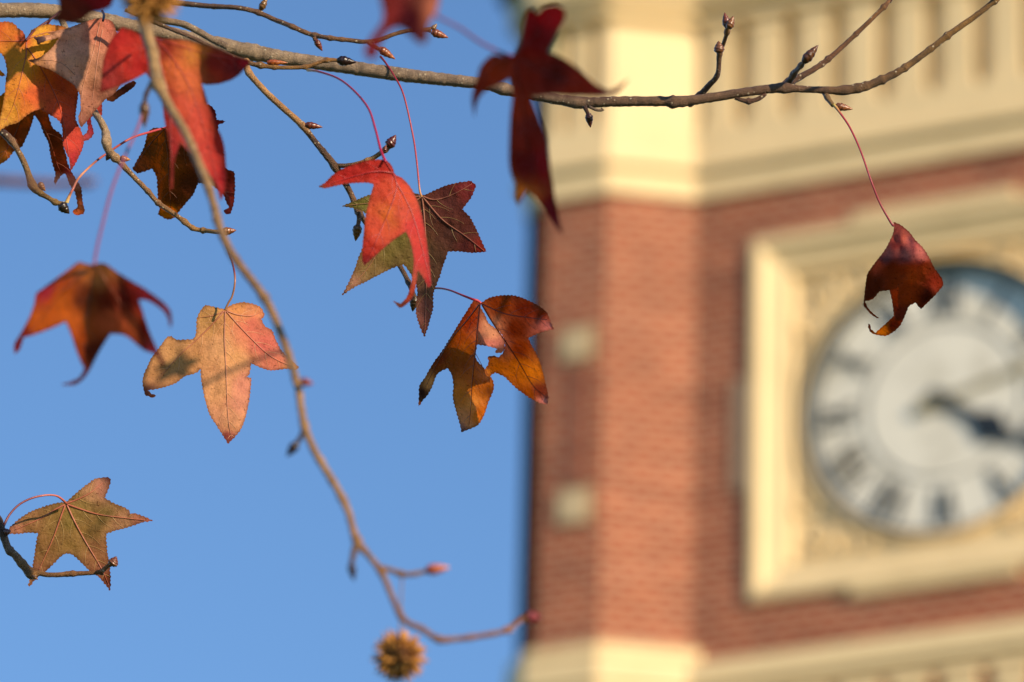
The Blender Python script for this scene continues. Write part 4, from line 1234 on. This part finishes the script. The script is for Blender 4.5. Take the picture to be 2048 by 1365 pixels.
# scarlet folded leaf
leaf('scarlet red folded leaf in front of the green and maroon leaf', 4.40,
     [dict(o=[(770, 321), (784, 333), (790, 349), (807, 359), (824, 380), (839, 414), (850, 460), (859, 523), (863, 571), (856, 576), (847, 557), (836, 543), (834, 557), (827, 591), (813, 609), (799, 617), (786, 602), (801, 608), (815, 592), (824, 557), (827, 517), (820, 483), (812, 464), (784, 483), (761, 503), (739, 523), (729, 531), (724, 517), (727, 471), (733, 423), (747, 371), (739, 366), (701, 367), (676, 371), (650, 377), (637, 373), (650, 366), (670, 347), (701, 331), (736, 321)],
           g=(0.25, -0.3), c=(780, 420), f=[(775, 335, 815, 470, 0.55, 0.15, 8), (790, 355, 640, 372, 0, -0.5, 8)], b=[(745, 480, 30, -7), (799, 600, 20, 8)])],
     [(650, 370, (195, 50, 50)), (690, 350, (215, 55, 58)), (740, 340, (218, 62, 62)), (780, 335, (212, 60, 58)), (770, 380, (220, 80, 55)), (790, 400, (222, 88, 56)), (775, 430, (232, 120, 60)), (750, 450, (220, 82, 55)), (735, 500, (205, 58, 45)), (728, 525, (150, 28, 34)), (810, 430, (222, 90, 72)), (830, 450, (215, 62, 65)), (850, 520, (210, 55, 62)), (860, 570, (185, 26, 44)), (825, 560, (200, 85, 70)), (815, 590, (205, 80, 55)), (795, 612, (120, 52, 42)), (640, 374, (150, 90, 60))],
     veins=[[(772, 325), (792, 362), (790, 390), (775, 430), (745, 500), (731, 526)], [(786, 346), (740, 345), (645, 372)], [(792, 364), (825, 430), (850, 520), (861, 565)]], vein_col=(175, 55, 60), k=0.75, tint=(1.1, 0.9, 0.75), seed=13, grid=5, vr=1.7, serr=0.9,
     stalk=[(771, 324, 3, 4.40), (761, 299, 2.6, 4.42), (751, 260, 2.4, 4.46), (737, 218, 2.3, 4.53), (709, 183, 2.3, 4.61), (677, 158, 2.2, 4.68), (638, 144, 2.3, 4.75), (615, 141, 3, 4.785)], stalk_cols=[(0, (175, 30, 60)), (0.9, (165, 36, 62)), (1, (200, 170, 90))])

# bronze leaf in the centre
leaf('torn bronze brown leaf with a gap between its halves, hanging beside the tower edge', 4.80,
     [dict(o=[(961, 606), (947, 602), (934, 622), (911, 659), (888, 697), (865, 729), (850, 756), (839, 772), (838, 793), (837, 814), (845, 802), (856, 789), (865, 772), (875, 748), (895, 737), (903, 749), (907, 770), (906, 795), (911, 818), (919, 845), (923, 865), (945, 856), (956, 850), (968, 831), (977, 804), (987, 779), (986, 763), (979, 752), (965, 734), (951, 715), (954, 688), (957, 638)],
           g=(-1.2, 0.8), c=(930, 720), f=[(958, 620, 938, 850, -0.35, 0.0, 6), (935, 625, 845, 790, 0.0, -0.7, 6)], b=[(927, 858, 10, -10), (845, 790, 14, -10)]),
      dict(o=[(963, 607), (979, 596), (1009, 591), (1038, 594), (1068, 607), (1090, 622), (1096, 631), (1107, 659), (1086, 663), (1068, 671), (1057, 677), (1065, 695), (1077, 718), (1085, 743), (1090, 763), (1096, 790), (1095, 810), (1079, 806), (1061, 797), (1038, 781), (1020, 765), (1009, 754), (990, 745), (981, 752), (974, 760), (966, 747), (971, 737), (977, 727), (976, 714), (988, 712), (997, 715), (1007, 704), (1009, 679), (988, 649), (972, 624)],
           g=(-1.15, 0.8), c=(1020, 690), f=[(965, 610, 1010, 682, 0.0, 0.2, 6), (1008, 679, 1092, 795, 0.0, -0.25, 6)], b=[(1101, 655, 9, -14), (1090, 805, 9, -14), (975, 745, 14, -6)]),
      dict(o=[(959, 612), (970, 631), (977, 647), (993, 659), (1009, 681), (1007, 700), (1006, 704), (1002, 707), (990, 705), (995, 698), (977, 693), (952, 689), (955, 660)], g=(0.45, -0.25), c=(980, 660), z=36)],
     [(940, 640, (150, 66, 40)), (920, 680, (158, 82, 40)), (880, 720, (130, 60, 38)), (845, 790, (60, 34, 26)), (860, 770, (230, 160, 95)), (930, 700, (168, 96, 36)), (900, 730, (140, 76, 30)), (920, 790, (205, 130, 60)), (945, 810, (235, 160, 85)), (930, 845, (222, 150, 95)), (923, 862, (150, 105, 85)), (960, 830, (215, 125, 60)), (965, 760, (165, 95, 36)), (980, 780, (130, 78, 30)), (980, 660, (238, 165, 115)), (985, 690, (225, 135, 110)), (1000, 610, (130, 58, 28)), (1050, 620, (105, 40, 24)), (1088, 628, (135, 52, 30)), (1103, 657, (200, 125, 110)), (1030, 660, (105, 42, 22)), (1040, 700, (120, 50, 24)), (1040, 740, (190, 108, 42)), (1070, 750, (215, 130, 60)), (1085, 780, (130, 62, 42)), (1090, 806, (230, 150, 130)), (990, 730, (170, 95, 36)), (970, 748, (215, 140, 75)), (1060, 790, (165, 85, 36)), (996, 702, (60, 40, 32))],
     veins=[[(960, 608), (957, 640), (951, 700), (945, 760), (942, 810), (938, 850)], [(958, 610), (935, 640), (895, 690), (850, 775)], dict(p=1, v=[(964, 610), (985, 645), (1008, 679), (1035, 720), (1065, 770), (1092, 795)]), dict(p=1, v=[(966, 609), (1010, 628), (1060, 636), (1094, 640)])], vein_col=(110, 40, 34), mat=M_GLOW, tint=(1.03, 0.86, 0.9), k=1.2, seed=14, grid=5, vr=1.7,
     stalk=[(963, 609, 3.2, 4.80), (955, 602, 3, 4.80), (945, 599, 2.6, 4.80), (922, 590, 2.2, 4.81), (899, 581, 2, 4.83), (877, 577, 2, 4.85), (858, 580, 2.1, 4.86), (832, 596, 2.6, 4.855)], stalk_cols=[(0, (185, 40, 62)), (0.4, (140, 34, 50)), (1, (120, 34, 46))])

# blurred crimson leaf at the top
leaf('very blurred dark crimson leaf cut off by the top edge near the middle', 2.95,
     [dict(o=[(800, -90), (768, -60), (760, -10), (766, 22), (764, 44), (749, 66), (731, 93), (729, 110), (742, 121), (753, 114), (757, 99), (766, 77), (782, 60), (799, 55), (815, 66), (837, 86), (848, 88), (856, 77), (857, 53), (863, 38), (874, 22), (880, -10), (890, -60), (850, -90)],
           g=(0.1, 0.0), c=(800, 30), f=[(812, 0, 775, 60, -1.1, 0.3, 8), (855, 0, 840, 60, 1.3, 0.0, 8)])],
     [(780, 30, (190, 62, 56)), (740, 105, (160, 36, 40)), (820, 40, (110, 14, 20)), (840, 80, (95, 12, 18)), (860, 20, (200, 110, 82)), (765, 10, (130, 35, 36))], grid=8, seed=15, veins=[[(825, -80), (800, 20), (740, 110)]], vein_col=(160, 45, 45),
     stalk=D([(825, -88, 4), (840, -160, 4), (870, -260, 4)], 2.95, 3.0))

# blurred dark red leaf in front of the tower corner
leaf('big blurred dark maroon leaf with long drooping lobes, in front of the tower corner', 3.42,
     [dict(o=[(1027, 112), (1041, 88), (1048, 46), (1053, 21), (1065, 18), (1076, 30), (1086, 16), (1111, 9), (1129, 19), (1129, 39), (1111, 74), (1093, 105), (1125, 116), (1160, 141), (1192, 169), (1213, 181), (1231, 176), (1259, 157), (1236, 184), (1209, 192), (1146, 193), (1097, 191), (1062, 194), (1076, 232), (1092, 271), (1097, 309), (1107, 380), (1114, 422), (1126, 470), (1107, 450), (1076, 404), (1055, 383), (1046, 395), (1037, 411), (1030, 394), (1032, 373), (1020, 341), (1018, 299), (1021, 229), (1025, 190), (1020, 158), (1002, 169), (970, 183), (955, 204), (949, 234), (944, 197), (953, 158), (963, 130), (984, 109), (1013, 112)],
           g=(-0.60, 0.35), c=(1040, 180), f=[(1030, 118, 1230, 180, -0.35, 0.15, 8), (1032, 120, 1080, 330, -0.3, 0.25, 8)], b=[(1100, 50, 30, 10)])],
     [(1100, 35, (150, 20, 28)), (1080, 80, (95, 18, 20)), (1055, 40, (125, 22, 28)), (990, 140, (140, 55, 30)), (960, 180, (125, 46, 30)), (950, 220, (100, 30, 36)), (1060, 140, (115, 42, 32)), (1110, 150, (80, 26, 22)), (1150, 180, (130, 48, 34)), (1240, 175, (150, 70, 75)), (1035, 220, (140, 58, 40)), (1070, 260, (100, 38, 32)), (1050, 330, (95, 30, 30)), (1090, 330, (125, 36, 40)), (1110, 420, (110, 28, 40)), (1120, 460, (130, 46, 60)), (1035, 400, (215, 140, 75)), (1030, 280, (118, 46, 36))],
     veins=[[(1030, 118), (1045, 200), (1060, 300), (1118, 450)], [(1032, 116), (1100, 150), (1210, 185)], [(1030, 112), (1070, 70), (1110, 25)], [(1024, 116), (985, 130), (952, 200)]], vein_col=(110, 40, 40), grid=7, k=0.95, tint=(1.0, 0.8, 0.9), seed=16,
     stalk=[(1028, 114, 3.6, 3.42), (1000, 105, 3.2, 3.40), (960, 85, 3, 3.36), (920, 57, 3, 3.32), (880, 36, 3, 3.28), (840, 10, 3, 3.25), (800, -40, 3, 3.2)], stalk_cols=[(0, (120, 44, 80)), (1, (125, 70, 110))])

# single hanging leaf in front of the clock
leaf('shrivelled dark red leaf hanging alone on a long red stalk before the clock', 4.80,
     [dict(o=[(1787, 445), (1799, 449), (1818, 464), (1831, 481), (1849, 500), (1862, 523), (1870, 539), (1883, 556), (1887, 571), (1871, 590), (1856, 605), (1842, 619), (1831, 606), (1818, 613), (1810, 632), (1799, 653), (1784, 666), (1770, 672), (1746, 668), (1738, 659), (1736, 648), (1740, 649), (1742, 659), (1751, 666), (1770, 649), (1788, 632), (1784, 601), (1779, 581), (1759, 583), (1746, 598), (1730, 603), (1738, 619), (1758, 637), (1749, 634), (1737, 624), (1727, 611), (1730, 580), (1734, 552), (1742, 537), (1751, 525), (1772, 497), (1787, 464)],
           g=(-0.70, 0.50), c=(1800, 560), f=[(1880, 528, 1740, 516, 0.0, 0.0, 4), (1862, 520, 1745, 512, 0.0, 1.5, 4), (1815, 500, 1812, 640, 0.25, 0.0, 6), (1840, 510, 1860, 590, 0.45, 0, 6)], b=[(1862, 585, 16, -8), (1790, 478, 7, 9), (1803, 478, 7, -9), (1818, 484, 7, 8), (1832, 496, 8, -8), (1846, 508, 7, 6), (1800, 500, 6, 7)], s=1.0)],
     [(1790, 455, (170, 84, 84)), (1805, 475, (185, 98, 95)), (1795, 490, (120, 50, 55)), (1825, 490, (190, 105, 115)), (1845, 505, (195, 115, 120)), (1775, 508, (90, 58, 70)), (1810, 506, (90, 60, 72)), (1752, 526, (180, 80, 70)), (1780, 540, (110, 42, 24)), (1750, 560, (90, 34, 22)), (1800, 550, (125, 48, 24)), (1825, 550, (165, 66, 32)), (1850, 540, (150, 60, 34)), (1870, 560, (150, 50, 36)), (1855, 600, (75, 24, 20)), (1820, 590, (150, 58, 34)), (1740, 590, (80, 30, 22)), (1800, 630, (105, 40, 36)), (1785, 655, (85, 28, 24)), (1765, 662, (215, 115, 40)), (1738, 650, (90, 36, 30)), (1735, 618, (80, 32, 28))],
     mat=M_GLOW, tint=(1.05, 0.85, 0.6), k=1.35, seed=17, grid=4, vr=1.3, wrinkle=1.4, sub=False,
     stalk=[(1788, 452, 2.8, 4.80), (1782, 446, 2.5, 4.80), (1759, 405, 2.1, 4.80), (1741, 359, 2, 4.80), (1721, 302, 2, 4.81), (1700, 256, 2, 4.82), (1680, 226, 2.4, 4.825), (1668, 210, 4, 4.83)], stalk_cols=[(0, (140, 50, 62)), (0.9, (165, 40, 62)), (1, (200, 180, 100))])


# ------------------------------------------------------------------ unseen leaves added above the frame to cast shade
CASTERS = []


def caster(tx, ty, td, t, lx, sx, ang, lobes):
    """An unseen leaf added to cast shade, set towards the sun from pixel (tx, ty); lx, sx its half sizes in px."""
    c = P(tx, ty, td) + SDIR * t
    CASTERS.append(c)
    z = SDIR.normalized()
    x = RT - z * RT.dot(z)
    x.normalize()
    y = z.cross(x)
    m = td / FPX
    V, F = [c], []
    N = 60
    for k in range(N):
        a = 2 * math.pi * k / N
        rr = 1.0 if not lobes else 0.58 + 0.42 * abs(math.cos(lobes * a / 2)) ** 1.5
        rr *= 1 + 0.04 * (k % 2)
        ex, ey = lx * math.cos(a) * rr, sx * math.sin(a) * rr
        u = ex * math.cos(ang) - ey * math.sin(ang)
        v = ex * math.sin(ang) + ey * math.cos(ang)
        V.append(c + (x * u + y * v) * m + z * (0.004 * math.sin(3 * a)))
    F = [(0, 1 + k, 1 + (k + 1) % N) for k in range(N)]
    mesh_obj('leaf', V, F, M_LEAF, b_main, cols=[lin((150, 70, 40), 0.6)] * len(V), world=True)


caster(172, 90, 4.79, 0.24, 84, 30, R(102), 0)
caster(30, 128, 4.80, 0.24, 40, 28, R(60), 5)
caster(340, 88, 4.2, 0.26, 60, 20, R(5), 0)
caster(204, 1045, 4.79, 0.88, 25, 2.6, R(62), 0)
caster(338, 748, 4.80, 0.66, 36, 24, R(30), 5)
caster(1048, 635, 4.75, 0.60, 46, 24, R(20), 5)
caster(905, 675, 4.80, 0.58, 70, 6, R(20), 0)


def wire(name, pts, r0, r1, mat, c):
    V, F, ring = tube(pts, [r0 + (r1 - r0) * i / (len(pts) - 1) for i in range(len(pts))], 8)
    mesh_obj(name, V, F, mat, b_main, cols=[lin(c)] * len(V), world=True)


# unseen twig added to carry those leaves, and their stalks
order = sorted(CASTERS, key=lambda v: -v.dot(RT))
knots = [P(2012, -16, 4.865)] + [c + UP * 0.055 + FW * 0.01 for c in order]
path = []
for i in range(len(knots) - 1):
    a, b_, c, d = knots[max(i - 1, 0)], knots[i], knots[i + 1], knots[min(i + 2, len(knots) - 1)]
    for j in range(8):
        q = j / 8
        path.append(b_.lerp(c, q) + UP * (0.012 * math.sin(q * math.pi)))
path.append(knots[-1])
wire('side_twig', path, 0.0021, 0.0012, M_BARK, (110, 84, 60))
for c in order:
    k_ = c + UP * 0.055 + FW * 0.01
    wire('leaf_stalk', [k_.lerp(c, q / 5) + RT * (0.006 * math.sin(q / 5 * math.pi)) for q in range(6)], 0.0010, 0.0007, M_STALK, (150, 44, 50))
